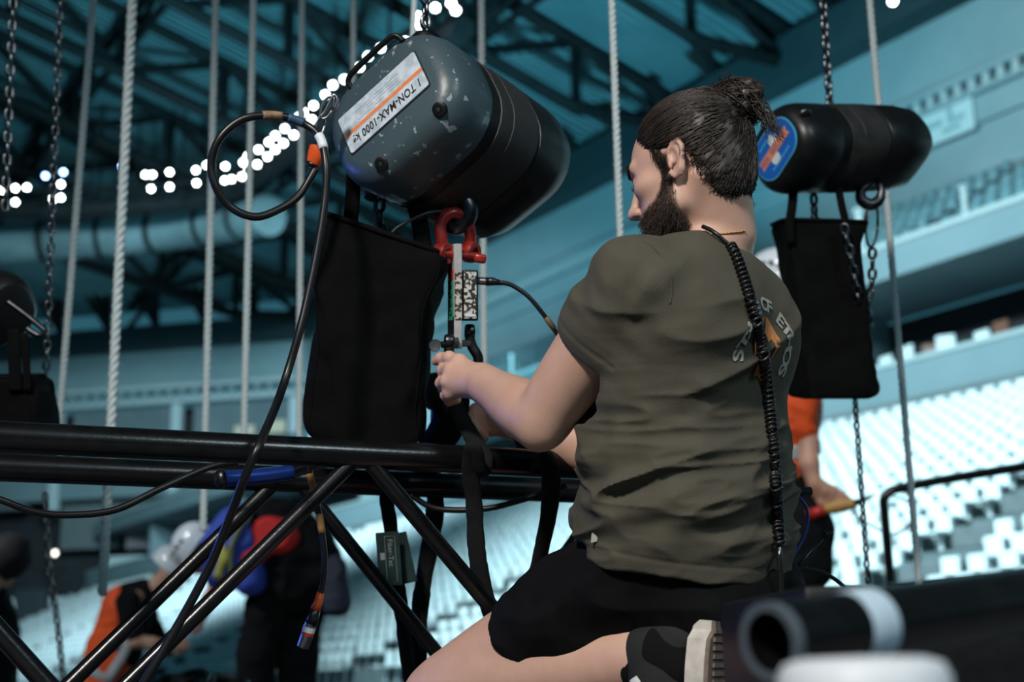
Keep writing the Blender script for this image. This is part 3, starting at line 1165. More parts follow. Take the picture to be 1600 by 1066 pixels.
# label plate
lc = Nc - u * .004 - v * .006 - a * .0015
M_plate = mat('label_plate', (.42, .50, .56), .45, c2=(.62, .70, .76), scale=60, lo=.4, hi=.62, detail=8)
mk('label_border', extrude(rrect(.102, .046, .006, 3), lc - a * .0005, u, v, a, .003), M_text, h1)
pl = mk('label_plate', extrude(rrect(.0995, .0435, .005, 3), lc - a * .0016, u, v, a, .003), M_plate, h1)
pl['label'] = 'scuffed silver label reading 1 TON-MAX-1000 kg upside down'
def stick(vf, o, x, y, lift, parent, m, name='lettering'):
    P = np.asarray(vf[0], float)
    return mk(name, (o + P[:, :1] * x + P[:, 1:2] * y + lift, vf[1]), m, parent)
tm = text_mesh('1 TON-MAX-1000 kg', .0250, 0, 'CENTER', 0.12, 1.06, .0005)
tm[0][:, 0] *= .172 / np.ptp(tm[0][:, 0])
tm[0][:, 0] -= (tm[0][:, 0].max() + tm[0][:, 0].min()) / 2
stick(tm, lc + v * .0235, -u, v, -a * .0022, pl, M_text)
M_lo = mat('label_orange', (.80, .22, .06), .5, c2=(.70, .42, .30), scale=70, lo=.55, hi=.75)
mk('stripe', extrude([(-.0995, -.004), (.0995, -.004), (.0995, .004), (-.0995, .004)], lc + v * .003 - a * .0019, u, v, a, .0012), M_lo, pl)
M_fine = mat('fine_print', (.30, .36, .40), .6)
for k in range(4):
    for (p0, p1) in ((-.055, -.02), (-.012, .012), (.02, .05)):
        sh = random.uniform(-.004, .004)
        mk('fine_line', extrude([(p0 + sh, -.0006), (p1 + sh, -.0006), (p1 + sh, .0006), (p0 + sh, .0006)], lc - v * (.009 + .0065 * k) - a * .0019, u, v, a, .0008), M_fine, pl)
# socket bolts in the cover
for du, dv in ((.090, .088), (-.058, .094)):
    c = Nc + u * du + v * dv + a * .012
    b = mk('bolt', lathe([(.013, 0), (.013, .012), (.011, .013), (.006, .013), (.005, .006)], c, -a + v * .5, 14), M_blk, h1, True, 40)
    mk('washer', lathe([(.0045, .010), (.0045, .0135), (.0030, .0135)], c, -a + v * .5, 12), M_stl, b, True, 40)
# carrying handle along the upper edge
hp = [Nc + u * x - v * y - a * .004 + a * z for x, y, z in ((-.055, .092, .01), (-.05, .108, 0), (-.02, .113, -.002), (.05, .113, -.002), (.075, .110, 0), (.082, .094, .01))]
mk('carry_handle', tube(smoothpath(hp, 5), .0055, 10), M_blk, h1, True)
# chain entry collar, load chain guide
p0 = W(665, 72, 2.56)
mk('chain_guide', lathe([(.032, -.02), (.032, .012), (.024, .022), (.016, .022)], p0, UP, 16), M_dst, h1, True, 40)
p1 = W(592, 300, 2.56)
mk('chain_guide', lathe([(.028, -.012), (.028, .02), (.018, .03)], p1, UP, 16), M_blk, h1, True, 40)
# hook with latch
hk = 2.545
sweep_hook(h1, [W(700, 268, hk), W(704, 290, hk), W(722, 306, hk), W(732, 326, hk), W(726, 346, hk), W(710, 354, hk), W(697, 346, hk), W(694, 332, hk)],
           [.018, .016, .017, .019, .0185, .017, .013, .007], M_dst)
mk('hook_latch', loft([ring(W(707, 284, hk - .012), nrm(cam_dir(1, .2)), _f, .008, .008, .003), ring(W(694, 330, hk - .01), nrm(cam_dir(1, .2)), _f, .006, .007, .002)]), M_dst, h1)
mk('hook_block', lathe([(.030, -.02), (.034, .0), (.034, .03), (.026, .045)], W(703, 292, hk), UP, 18), M_blk, h1, True, 40)
chain([W(665, 82, 2.56), W(666, -60, 2.56) + UP * .4], 'steel load chain running up from the large hoist', .034, .0046, .025)
chain([W(594, 372, 2.56), W(592, 300, 2.56)], 'short steel chain dropping from the large hoist into its bag', .034, .0046, .025)
# clip and chain that hold the power cable
cp = thing('safety_clip', 'steel spring clip hooked on the corner of the large hoist', 'clip', W(500, 190, 2.41))
def ovalring(c, x, y, rx, ry, r, n=20):
    P = np.array([c + x * rx * math.cos(t) + y * ry * math.sin(t) for t in np.linspace(0, 2 * math.pi, n + 1)])
    return tube(P, r, 8)
mk('ring', ovalring(W(500, 196, 2.40), nrm(cam_dir(.6, .2, .7)), nrm(cam_dir(.1, 1)), .011, .017, .0025), M_stl, cp, True)
mk('ring', ovalring(W(511, 168, 2.40), nrm(cam_dir(.9, -.4)), nrm(cam_dir(.4, .9)), .010, .022, .0025), M_stl, cp, True)
mk('hook', tube(smoothpath([W(497, 185, 2.40), W(506, 177, 2.40), W(515, 160, 2.40), W(522, 148, 2.40), W(527, 158, 2.40), W(522, 172, 2.40)], 4), .003, 8), M_stl, cp, True)

# ---- soft chain bags
def bag(th, L, Rr, d0, depth, seed, m=None, nseg=26, name='bag_cloth'):
    """L, Rr: left and right outline as (px, py) from top to bottom, at distance d0"""
    P, Q = smoothpath(L, 8), smoothpath(Rr, 8)
    K = min(len(P), len(Q))
    rings = []
    for i in range(K):
        l, r = W(P[i][0], P[i][1], d0), W(Q[i][0], Q[i][1], d0)
        c = (l + r) / 2
        x = (r - l) / 2
        f = i / (K - 1)
        e = .42 if i < 2 else .30
        dep = depth / 2 * (1 - .12 * f) * (0.75 if i > K - 3 else 1)
        row = []
        for j in range(nseg * 2):
            t = 2 * math.pi * j / (nseg * 2)
            cx = math.copysign(abs(math.cos(t)) ** e, math.cos(t))
            sy = math.copysign(abs(math.sin(t)) ** e, math.sin(t))
            row.append(c + x * cx + _f * sy * dep)
        rings.append(np.array(row))
    Rg = np.array(rings)
    S2 = Rg.reshape(-1, 3)
    nz = vnoise(S2 * np.array([26, 26, 5]), seed) + .5 * vnoise(S2 * np.array([60, 60, 16]), seed + 1)
    cen = Rg.mean(1, keepdims=True)
    off = (Rg - cen) * (1, 1, .2)
    off /= np.linalg.norm(off, axis=2, keepdims=True)
    fade = np.clip(np.minimum(np.arange(K), np.arange(K)[::-1]) / 3, 0.15, 1)[:, None, None]
    Rg = Rg + off * (nz.reshape(K, -1)[:, :, None] - .7) * .030 * fade
    o = mk(name, loft(list(Rg)), m or M_fab, th, True, 60)
    # hemmed rim and corner seam
    mk('rim', tube(np.vstack([Rg[0], Rg[0][:1]]), .0055, 6), M_fab, o, True)
    for j in (int(nseg * 2 * .62), int(nseg * 2 * .88)):
        mk('seam', tube(Rg[:, j] + (Rg[:, j] - cen[:, 0]) * .004, .0022, 6), M_fab, o, True)
    return o
def strap(th, pts, d, w=.014, m=None):
    P = smoothpath([W(x, y, d + (q[0] if q else 0)) for x, y, *q in pts], 5)
    return mk('strap', tube(P, w, 8, flat=.22, up=_f), m or M_fab, th, True)
b1 = thing('chain_bag', 'tall black fabric chain bag hanging under the large hoist', 'chain bag', W(580, 700, 2.56))
bag(b1, [(514, 338), (508, 400), (502, 480), (496, 570), (490, 655), (500, 685), (522, 697)],
    [(694, 400), (690, 428), (676, 475), (668, 540), (663, 630), (658, 684), (640, 697)], 2.57, .17, 3)
strap(b1, [(552, 272), (551, 310), (548, 345), (545, 380)], 2.52)
strap(b1, [(648, 318), (656, 350), (662, 392), (664, 420)], 2.52, .016)
wr = tag(mk('wire_sling', tube(smoothpath([W(692, 330, 2.52), W(668, 333, 2.50), W(640, 345, 2.49), W(622, 355, 2.49), W(612, 364, 2.49)], 6), .0032, 8), mat('wire_rope', (.035, .037, .04), .5, metal=.4), None, True),
         'thin dark wire rope tied from the hook to the rim of the tall bag', 'wire')

# ---- red shackle, load cell, grey shackle
sd = 2.53
s1 = thing('bow_shackle', 'red painted bow shackle hanging in the hook of the large hoist', 'shackle', W(712, 400, sd))
def dp(pts, dd=sd):
    return [W(x, y, dd + (q[0] if q else 0)) for x, y, *q in pts]
mk('bow', tube(smoothpath(dp([(693, 392, -.012), (690, 372, -.012), (688, 352, -.010), (696, 338, -.006), (710, 333, 0), (722, 340, .010), (733, 356, .016), (735, 374, .02), (733, 392, .02)]), 6),
               .0115, 12), M_red, s1, True)
for x, y, dz in ((693, 396, -.012), (735, 394, .02)):
    c = W(x, y, sd + dz)
    ax = nrm(cam_dir(.8, -.1, -.6))
    mk('eye', lathe([(.010, -.012), (.019, -.012), (.021, -.006), (.021, .006), (.019, .012), (.010, .012)], c, ax, 18, True), M_red, s1, True, 50)
pn = mk('pin', tube(dp([(686, 396, -.02), (745, 401, .012)]), .0085, 12), M_red, s1, True, 40)
mk('pin_head', rbox(W(750, 404, sd + .005), (.024, .018, .012), (nrm(cam_dir(1, -.15)), nrm(cam_dir(.15, 1)), _f), .005), M_red, pn, True)
# load cell
lt = thing('load_cell', 'flat grey load cell bar with a small printed electronics box', 'load cell', W(715, 545, sd))
ax0 = nrm(cam_dir(.97, 0, .24))
ax1 = nrm(cam_dir(-.24, 0, .97))
ax2 = np.cross(ax0, ax1)
ax2 = ax2 * (1 if ax2[2] > 0 else -1)
c0, c1 = W(716, 381, sd - .02), W(716, 545, sd - .02)
hgt = np.linalg.norm(c0 - c1)
M_bar = mat('bar_alu', (.50, .50, .50), .5, c2=(.40, .41, .41), scale=60)
bar1 = mk('bar', rbox((c0 + c1) / 2 + ax1 * .032, (.0155, .064, hgt), (ax0, ax1, nrm(c0 - c1)), .0015, 1), M_bar, lt)
M_rlab = mat('label_red', (.62, .03, .02), .5)
M_glab = mat('label_green', (.02, .36, .20), .5)
zx = nrm(c0 - c1)
for y0, y1, m in ((420, 437, M_rlab), (438, 500, M_glab)):
    p = (W(716, y0, sd - .02) + W(716, y1, sd - .02)) / 2
    lb = mk('side_label', rbox(p - ax0 * .0085 + ax1 * .030, (.0014, .046, np.linalg.norm(W(716, y0, sd) - W(716, y1, sd))), (ax0, ax1, zx), .0004, 1), m, lt)
    for q in range(4 if y1 > 460 else 1):
        pp = W(716, y0 + 8 + q * 14, sd - .02)
        mk('scrawl', ovalring(pp - ax0 * .0095 + ax1 * .028, ax1, zx, .012, .005, .0014, 10), M_text, lb)
mk('side_strip', rbox(W(716, 515, sd - .02) - ax0 * .0082 + ax1 * .030, (.001, .058, .05), (ax0, ax1, zx), .0003, 1), M_blk, lt)
# scratched print: black marks on a white film
M_print = mat('scratched_print', (.68, .66, .62), .5, c2=(.03, .028, .025), scale=150, lo=.47, hi=.52, detail=3)
M_print2 = mat('scratched_print_strip', (.60, .58, .54), .5, c2=(.05, .04, .035), scale=130, lo=.47, hi=.54, detail=3)
mk('printed_strip', rbox((W(716, 424, sd - .022) + W(716, 500, sd - .022)) / 2 - ax1 * .0006, (.014, .001, .088), (ax0, ax1, zx), .0003, 1), M_print2, lt)
ec = (W(735, 423, sd - .02) + W(735, 500, sd - .02)) / 2
eh = np.linalg.norm(W(735, 423, sd) - W(735, 502, sd))
bx1 = mk('electronics_box', rbox(ec + ax1 * .016 + ax0 * .001, (.029, .034, eh), (ax0, ax1, zx), .003, 2), M_blk, lt)
mk('printed_face', rbox(ec + ax0 * -.0005 - ax1 * .0012, (.024, .0012, eh - .008), (ax0, ax1, zx), .0004, 1), M_print, bx1)
mk('print_bar', rbox(W(735, 493, sd - .0225) - ax1 * .0005, (.021, .0008, .005), (ax0, ax1, zx), .0002, 1), M_white, bx1)
mk('connector', tube(dp([(746, 439), (760, 440)]), .0075, 14), M_stl, lt, True, 40)
mk('connector_boot', tube(dp([(759, 440), (770, 440), (786, 443)]), [.0085, .008, .004], 12), M_rub, lt, True)
sc_ = thing('sensor_cable', 'thin black cable curving from the load cell behind the arm', 'cable', W(860, 520, 2.45))
mk('sheath', tube(smoothpath(dp([(780, 441), (800, 446), (825, 463), (848, 490), (866, 515), (884, 542), (905, 575)], 2.5), 5), .0045, 10), M_rub, sc_, True)
mk('tape_wrap', tube(dp([(853, 496), (858, 503), (866, 514)], 2.5), .0056, 10), mat('brown_tape', (.16, .11, .07), .6), sc_, True)
# grey shackle below
s2 = thing('bow_shackle', 'grey steel bow shackle below the load cell, above the hand', 'shackle', W(720, 560, sd))
mk('bow', tube(smoothpath(dp([(702, 538, -.03), (702, 556, -.03), (705, 575, -.02), (716, 590, 0), (732, 588, .01), (745, 572, .02), (747, 558, .02), (738, 542, .02), (734, 526, .02), (734, 514, .02)]), 6), .0100, 12), M_dst, s2, True)
for x, y, dz in ((702, 534, -.03), (734, 518, .02)):
    mk('eye', lathe([(.007, -.008), (.013, -.008), (.0145, -.004), (.0145, .004), (.013, .008), (.007, .008)], W(x, y, sd + dz), ax0, 16, True), M_dst, s2, True, 50)
pn = mk('pin', tube(dp([(672, 540, -.035), (738, 536, .02)]), .0065, 12), M_stl, s2, True, 40)
mk('pin_head', lathe([(.004, -.004), (.011, -.005), (.012, 0), (.011, .005), (.004, .004)], W(680, 540, sd - .036), _f, 14), M_stl, pn, True, 40)
mk('nut', lathe([(.011, -.006), (.011, .006)], W(711, 536, sd - .03), ax0, 6), M_stl, pn)

# ---- power cable with loop and connector
pc = thing('power_cable', 'thick black power cable looping from the large hoist down past the truss', 'cable', W(230, 1060, 2.2))
loop = smoothpath([W(x, y, d) for x, y, d in ((494, 262, 2.40), (470, 302, 2.38), (440, 325, 2.36), (400, 339, 2.34), (362, 325, 2.33), (337, 292, 2.32), (330, 255, 2.32),
                  (343, 217, 2.32), (372, 190, 2.33), (405, 181, 2.34), (445, 183, 2.36), (478, 195, 2.37), (500, 215, 2.36), (509, 255, 2.34), (508, 310, 2.33),
                  (494, 400, 2.31), (470, 510, 2.28), (440, 610, 2.24), (410, 684, 2.05), (385, 740, 2.03), (362, 800, 2.06), (330, 880, 2.08), (285, 965, 2.08), (235, 1050, 2.06), (190, 1120, 2.05))], 8)
mk('sheath', tube(loop, .0072, 12), M_rub, pc, True)
k0 = int(np.argmin([abs(PX(p)[0] - 424) + abs(PX(p)[1] - 181) for p in loop]))
mk('tape_wrap', tube(loop[k0 - 3:k0 + 4], .0084, 12), mat('tan_tape', (.34, .22, .12), .6, c2=(.12, .08, .05), scale=90), pc, True)
mk('tape_wrap', tube(loop[k0 + 5:k0 + 12], .0082, 12), mat('blue_tape', (.03, .08, .16), .5), pc, True)
k1 = int(np.argmin([abs(PX(p)[0] - 501) + abs(PX(p)[1] - 218) for p in loop]))
mk('tape_wrap', tube(loop[k1 - 2:k1 + 4], .0086, 12), M_white, pc, True)
pg = mk('plug', tube(dp([(497, 228), (495, 242), (489, 256)], 2.40), [.015, .0165, .012], 14), M_oran, pc, True, 50)
mk('plug_collar', tube(dp([(489, 254), (487, 262)], 2.40), [.0125, .010], 14), M_rub, pg, True)

# signal cable with round connector, hanging under the truss
xl = thing('signal_cable', 'short black cable with orange boot and silver plug hanging under the truss', 'cable', W(478, 1010, 2.35))
xp = smoothpath([W(x, y, 2.36) for x, y in ((480, 705), (484, 740), (494, 780), (502, 825), (507, 870), (505, 910), (499, 935))], 6)
mk('sheath', tube(xp, .0055, 12), M_rub, xl, True)
mk('tape_wrap', tube(xp[6:14], .0062, 12), mat('amber_tape', (.38, .20, .06), .55), xl, True)
mk('tape_wrap', tube(xp[15:20], .0064, 12), MATS['amber_tape'], xl, True)
mk('boot', tube(dp([(501, 926), (497, 942), (493, 952)], 2.36), [.0065, .0075, .0095], 14), M_oran, xl, True)
mk('plug_grip', tube(dp([(494, 950), (489, 966), (486, 976)], 2.36), [.0088, .0105, .0112], 14), M_rub, xl, True)
ps = mk('plug_shell', tube(dp([(486, 974), (480, 992), (473, 1011)], 2.36), [.0112, .0112, .0108], 18), M_stl, xl, True, 40)
mk('label_ring', tube(dp([(484, 979), (481.5, 987)], 2.36), .0117, 18), M_white, ps, True, 40)
mk('label_ring', tube(dp([(481, 988), (480, 992)], 2.36), .0117, 18), M_rlab, ps, True, 40)
tag(mk('slack_cable', tube(smoothpath([W(x, y, d) for x, y, d in ((-40, 770, 2.25), (0, 781, 2.26), (50, 799, 2.28), (105, 805, 2.30), (180, 797, 2.33), (250, 764, 2.37), (325, 731, 2.42), (372, 722, 2.44))], 6), .0062, 10), M_rub, None, True),
    'black cable sagging under the truss at far left', 'cable')
tag(mk('slack_cable', tube(smoothpath([W(x, y, 2.60) for x, y in ((640, 772), (668, 790), (700, 797), (760, 795), (810, 783), (850, 770), (885, 758))], 6), .0060, 10), M_rub, None, True),
    'thin black cable hanging between the slings under the truss', 'cable')

# ---- round slings over the truss
def sling(pts, r, flat, seed, parent, name='webbing'):
    P = smoothpath([W(x, y, d) for x, y, d in pts], 8)
    R = r * (1 + .22 * (vnoise(P * 40, seed) - .5) + .12 * (vnoise(P * 120, seed + 3) - .5))
    return mk(name, tube(P, R, 14, flat=flat, up=_f), M_sling, parent, True)
sl = thing('round_sling', 'black fabric sling from the shackle over the truss by the left hand', 'sling', W(750, 960, 2.35))
sling([(716, 585, 2.53), (708, 620, 2.50), (722, 655, 2.46), (742, 690, 2.42), (757, 716, 2.37), (750, 738, 2.34), (741, 700, 2.31), (735, 735, 2.34), (741, 790, 2.36), (744, 850, 2.36), (752, 905, 2.36), (768, 960, 2.36), (800, 1040, 2.36), (812, 1120, 2.36)], .0165, .55, 5, sl)
sl = thing('round_sling', 'black fabric sling looped over the truss below the bent elbow', 'sling', W(840, 900, 2.5))
sling([(735, 590, 2.55), (770, 640, 2.53), (808, 672, 2.50), (822, 700, 2.46), (836, 722, 2.42), (852, 716, 2.38), (861, 745, 2.40), (858, 800, 2.44), (848, 850, 2.46), (836, 905, 2.48), (820, 980, 2.48)], .0170, .6, 8, sl)
sl = thing('round_sling', 'black fabric sling dropping behind the truss beside the tall bag', 'sling', W(660, 1060, 2.75))
sling([(712, 590, 2.55), (700, 640, 2.62), (682, 672, 2.68), (668, 700, 2.72), (676, 740, 2.72), (680, 790, 2.74), (672, 850, 2.74), (660, 920, 2.74), (654, 990, 2.74), (656, 1100, 2.74)], .0185, .6, 11, sl)
sl = thing('round_sling', 'black fabric sling with a printed tag hanging through the truss', 'sling', W(640, 1080, 2.70))
sling([(722, 592, 2.55), (716, 650, 2.64), (696, 695, 2.70), (640, 740, 2.72), (606, 770, 2.70), (610, 820, 2.68), (616, 880, 2.68), (626, 950, 2.68), (634, 1010, 2.68), (646, 1100, 2.68)], .0185, .55, 15, sl)
tg0, tg1 = W(600, 832, 2.63), W(606, 916, 2.63)
tz = nrm(tg0 - tg1)
tx = nrm(np.cross(tz, -_f) * -1)
tx = tx if tx @ _r > 0 else -tx
tn = np.cross(tx, tz)
M_tag = mat('tag_green', (.012, .045, .042), .5, c2=(.008, .025, .026), scale=30)
tgm = mk('tag', rbox((tg0 + tg1) / 2 + tx * .006, (.046, .002, .106), (tx, tn, tz), .0006, 1), M_tag, sl)
mk('tag_flap', rbox((W(628, 832, 2.66) + W(634, 912, 2.66)) / 2, (.032, .002, .102), (nrm(tx + .15 * tz), tn, nrm(tz - .15 * tx)), .0006, 1), M_tag, sl)
tv, tf = text_mesh('Fiber-Tec', .014)
fr = -tn if (tn @ _f) > 0 else tn
stick((tv, tf), (tg0 + tg1) / 2 + tx * .010 + tz * .012, -tz, tx, fr * .0018, tgm, mat('tag_ink', (.30, .36, .36), .6))
mk('tag_frame', tube([(tg0 + tg1) / 2 + tx * x + tz * z + fr * .0016 for x, z in ((.000, .045), (.020, .045), (.020, -.045), (.000, -.045), (.000, .045))], .0005, 4), MATS['tag_ink'], tgm)
mk('tag_patch', rbox((tg0 + tg1) / 2 - tx * .006 + tz * .006 + fr * .0014, (.009, .001, .014), (tx, tn, tz), .0002, 1), MATS['tag_ink'], tgm)
# dark ball lamp seen between bag and hand
bl = thing('clamp_knob', 'glossy black round clamp knob behind the left hand', 'knob', W(684, 640, 2.78))
mk('ball', lathe([(.001, -.042), (.022, -.036), (.036, -.02), (.042, 0), (.036, .02), (.022, .036), (.001, .042)], W(684, 612, 2.78), UP, 20), M_blk, bl, True)
mk('stem', rod(W(684, 612, 2.78), W(682, 690, 2.78), .014), M_blk, bl, True, 40)

# ---- smaller hoist with the blue label
Nc, Fc = W(1211, 233, 3.32), W(1402, 232, 3.55)
a, u, v = hoist_frame(Nc, Fc, .46, .89)
L2 = float(np.linalg.norm(Fc - Nc)) + .045
h2 = thing('chain_hoist', 'smaller black chain hoist with a blue oval label behind the hair bun', 'chain hoist', Nc + (Fc - Nc) / 2)
M_blk2 = mat('hoist_black', (.005, .0055, .006), .38, c2=(.008, .0085, .009), scale=40)
hoist_body(h2, Nc, L2, a, u, v, .112, .092, M_blk2, M_blk2, .66, 0.0)
lc = Nc + u * .000
M_bl = mat('label_blue', (.015, .13, .55), .4)
M_cy = mat('label_cyan', (.10, .50, .75), .4)
M_or2 = mat('banner_orange', (.75, .28, .16), .5)
M_pu = mat('banner_ink', (.20, .06, .16), .5)
ol = mk('label_rim', extrude(rrect(.083, .056, .05, 10), lc - a * .002, u, v, a, .003), M_cy, h2)
ob = mk('label_oval', extrude(rrect(.080, .053, .048, 10), lc - a * .003, u, v, a, .003), M_bl, h2)
ob['label'] = 'blue oval label with a slanting orange banner'
for x, y in ((.012, -.020), (-.012, .020)):
    mk('dot', extrude([(x + .016 * math.cos(t), y + .016 * math.sin(t)) for t in np.linspace(0, 6.1, 16)], lc - a * .0034, u, v, a, .001), M_white, ob)
bn = mk('banner', extrude([(-.066, -.012), (-.060, 0), (-.066, .012), (.066, .012), (.060, 0), (.066, -.012)], lc - a * .0040, u, v, a, .001), M_or2, ob)
for q in list(range(-9, -4)) + list(range(-2, 3)) + list(range(5, 9)):
    x = q * .0063
    mk('banner_stroke', extrude([(x - .0014, -.008), (x + .0012, -.008), (x + .0022, .008), (x - .0004, .008)], lc - a * .0044, u, v, a, .0006), M_pu, ob)
for q in range(-5, 6):
    for sgn in (-1, 1):
        mk('small_stroke', extrude([(q * .0075 - .002, sgn * .034 - .003), (q * .0075 + .002, sgn * .034 - .003), (q * .0075 + .002, sgn * .034 + .003), (q * .0075 - .002, sgn * .034 + .003)],
                                   lc - a * .0034, u, v, a, .0006), M_cy, ob)
mk('lifting_eye', tube(smoothpath([Nc + u * x + a * z for x, z in ((.095, .02), (.118, .012), (.124, .03), (.108, .05))], 5), .004, 8), M_stl, h2, True)
mk('shoulder_plate', rbox(W(1345, 172, 3.48) + UP * .002, (.20, .05, .008), (nrm(Fc - Nc), np.cross(UP, nrm(Fc - Nc)), UP), .003), M_blk2, h2)
mk('chain_guide', lathe([(.024, -.02), (.024, .012), (.014, .02)], W(1297, 176, 3.45), UP, 16), M_dst, h2, True, 40)
hk = 3.46
sweep_hook(h2, [W(1356, 278, hk), W(1357, 288, hk), W(1346, 298, hk), W(1346, 312, hk), W(1360, 320, hk), W(1374, 312, hk), W(1377, 298, hk), W(1373, 287, hk)],
           [.012, .012, .013, .015, .016, .014, .010, .006], M_dst)
mk('hook_latch', rod(W(1354, 285, hk), W(1371, 292, hk), .0045, 8), M_stl, h2, True)
chain([W(1297, 172, 3.45), W(1288, -20, 3.45) + UP * .3], 'steel chain rising from the smaller hoist', .036, .0048, .026)
chain([W(1273, 352, 3.45), W(1271, 288, 3.45)], 'short chain between the smaller hoist and its bag', .036, .0048, .026)
b2 = thing('chain_bag', 'black fabric chain bag hanging under the smaller hoist', 'chain bag', W(1290, 625, 3.45))
bag(b2, [(1212, 348), (1219, 380), (1224, 440), (1230, 520), (1234, 590), (1238, 616), (1248, 622)],
    [(1346, 352), (1338, 385), (1334, 440), (1345, 520), (1357, 585), (1359, 612), (1346, 622)], 3.47, .20, 21)
strap(b2, [(1240, 288), (1238, 320), (1234, 352), (1236, 380)], 3.36, .012)
strap(b2, [(1309, 288), (1315, 320), (1322, 352), (1322, 380)], 3.38, .010)
lk = thing('quick_link', 'long oval steel link hanging in the hook of the smaller hoist', 'link', W(1362, 388, hk))
mk('oval', ovalring(W(1362, 349, hk), nrm(cam_dir(1, 0, .3)), nrm(cam_dir(.04, 1)), .018, .062, .0036), M_dst, lk, True)
mk('sleeve', tube([W(1353, 338, hk), W(1352, 358, hk)], .007, 10), M_stl, lk, True, 40)
chain(smoothpath([W(1363, 388, hk), W(1363, 430, hk), W(1359, 470, hk), W(1353, 497, hk)], 6), 'steel chain hanging from the long oval link', .036, .0048, .026)
chain(smoothpath([W(1318, 350, 3.33), W(1329, 400, 3.33), W(1338, 450, 3.35), W(1345, 495, 3.40)], 6), 'steel chain lying over the front of the smaller bag', .036, .0048, .026)
cb = thing('chain_stop', 'small dark chain stop block beside the smaller bag', 'stop', W(1349, 515, hk))
mk('block', rbox(W(1348, 498, hk), (.03, .03, .034), None, .006), M_blk, cb, True)
mk('ring', ovalring(W(1356, 502, hk), nrm(cam_dir(1, 0, .4)), nrm(cam_dir(0, 1)), .011, .016, .005), M_dst, cb, True)
chain([W(1360, 960, 3.5), W(1347, 780, 3.5), W(1335, 612, 3.47)], 'slack dark chain hanging below the smaller bag in front of the seats', .027, .0034, .0185, M_dst)

# ---- hoist and bag cut by the left edge
Nc, Fc = W(8, 492, 3.25), W(-130, 430, 3.5)
a, u, v = hoist_frame(Nc, Fc, .8, .6)
h3 = thing('chain_hoist', 'dark chain hoist cut off by the left edge of the picture', 'chain hoist', Nc)
hoist_body(h3, Nc, .34, a, u, v, .10, .085, M_blk2, M_blk2)
mk('carry_handle', tube(smoothpath([W(10, 470, 3.2), W(35, 488, 3.2), W(60, 508, 3.2), W(70, 518, 3.2), W(60, 524, 3.2), W(40, 512, 3.2)], 5), .007, 10), M_dst, h3, True)
b3 = thing('chain_bag', 'black chain bag standing on the truss at the left edge', 'chain bag', W(10, 690, 3.3))
bag(b3, [(-90, 590), (-92, 620), (-94, 650), (-95, 680), (-96, 720)], [(58, 588), (70, 602), (74, 640), (77, 680), (78, 720)], 3.3, .2, 31)
strap(b3, [(20, 515), (22, 545), (24, 590), (24, 610)], 3.2, .016)
strap(b3, [(38, 520), (40, 550), (42, 590), (42, 610)], 3.2, .010)

# ---- guard rail on the right
gr = thing('guard_rail', 'black tubular guard rail with a rounded corner in front of the seats', 'rail', W(1400, 1000, 6))
rp = smoothpath([W(1720, 706, 6), W(1600, 729, 6), W(1480, 749, 6), W(1408, 763, 6), W(1390, 769, 6), W(1381, 782, 6), W(1382, 800, 6), W(1387, 860, 6), W(1393, 930, 6), W(1396, 1010, 6)], 6)
mk('top_tube', tube(rp, .0205, 14), M_tr, gr, True)
mk('lower_tube', tube([W(1392, 921, 6), W(1720, 894, 6)], .019, 14), M_tr, gr, True, 40)
mk('post', tube([W(1600, 728, 6) , W(1610, 1010, 6)], .017, 12), M_tr, gr, True, 40) if False else None

# ---- blurred things right in front of the lens
fp = thing('steel_pipe', 'out-of-focus black pipe end lying close to the lens', 'pipe', W(1300, 1080, .95))
dn = nrm(cam_dir(.80, -.02, .60))
pa = W(1203, 1003, .92)
mk('pipe_wall', lathe([(.0265, 0), (.0265, .62), (.021, .62), (.021, 0)], pa, dn, 32, True), M_tr, fp, True, 40)
mk('pipe_rim', lathe([(.0268, -.001), (.0268, .006), (.0212, .006), (.0212, -.001)], pa, dn, 32, True), mat('rim_steel', (.10, .13, .15), .5, metal=.3), fp, True, 40)
mk('tape_band', lathe([(.0268, .080), (.0272, .082), (.0272, .108), (.0268, .110)], pa, dn, 32), mat('pale_blue_tape', (.45, .60, .72), .5), fp, True, 40)
fc = thing('flight_case', 'out-of-focus black case behind the pipe at lower right', 'case', W(1450, 1090, 1.45))
mk('shell', rbox(W(1470, 1016, 1.5), (.42, .30, .125), (nrm(cam_dir(1, .02, .15) * (1, 1, 0)), nrm(np.cross(UP, nrm(cam_dir(1, .02, .15) * (1, 1, 0)))), UP), .008), M_blk, fc, True, 40)
mk('edge_profile', tube([W(1245, 944, 1.40), W(1660, 930, 1.46)], .006, 8), M_dst, fc, True)
for x in (1416, 1500):
    mk('corner_fitting', rbox(W(x, 941, 1.40), (.035, .012, .012), None, .003), M_stl, fc, True)
wl = tag(mk('white_lid', lathe([(.001, -.03), (.046, -.03), (.050, -.02), (.050, .012), (.046, .020), (.036, .023), (.001, .024)], W(1352, 1092, .78), UP, 32), mat('white_plastic', (.62, .68, .74), .45), None, True, 60),
         'out-of-focus white round lid at the bottom edge', 'lid')
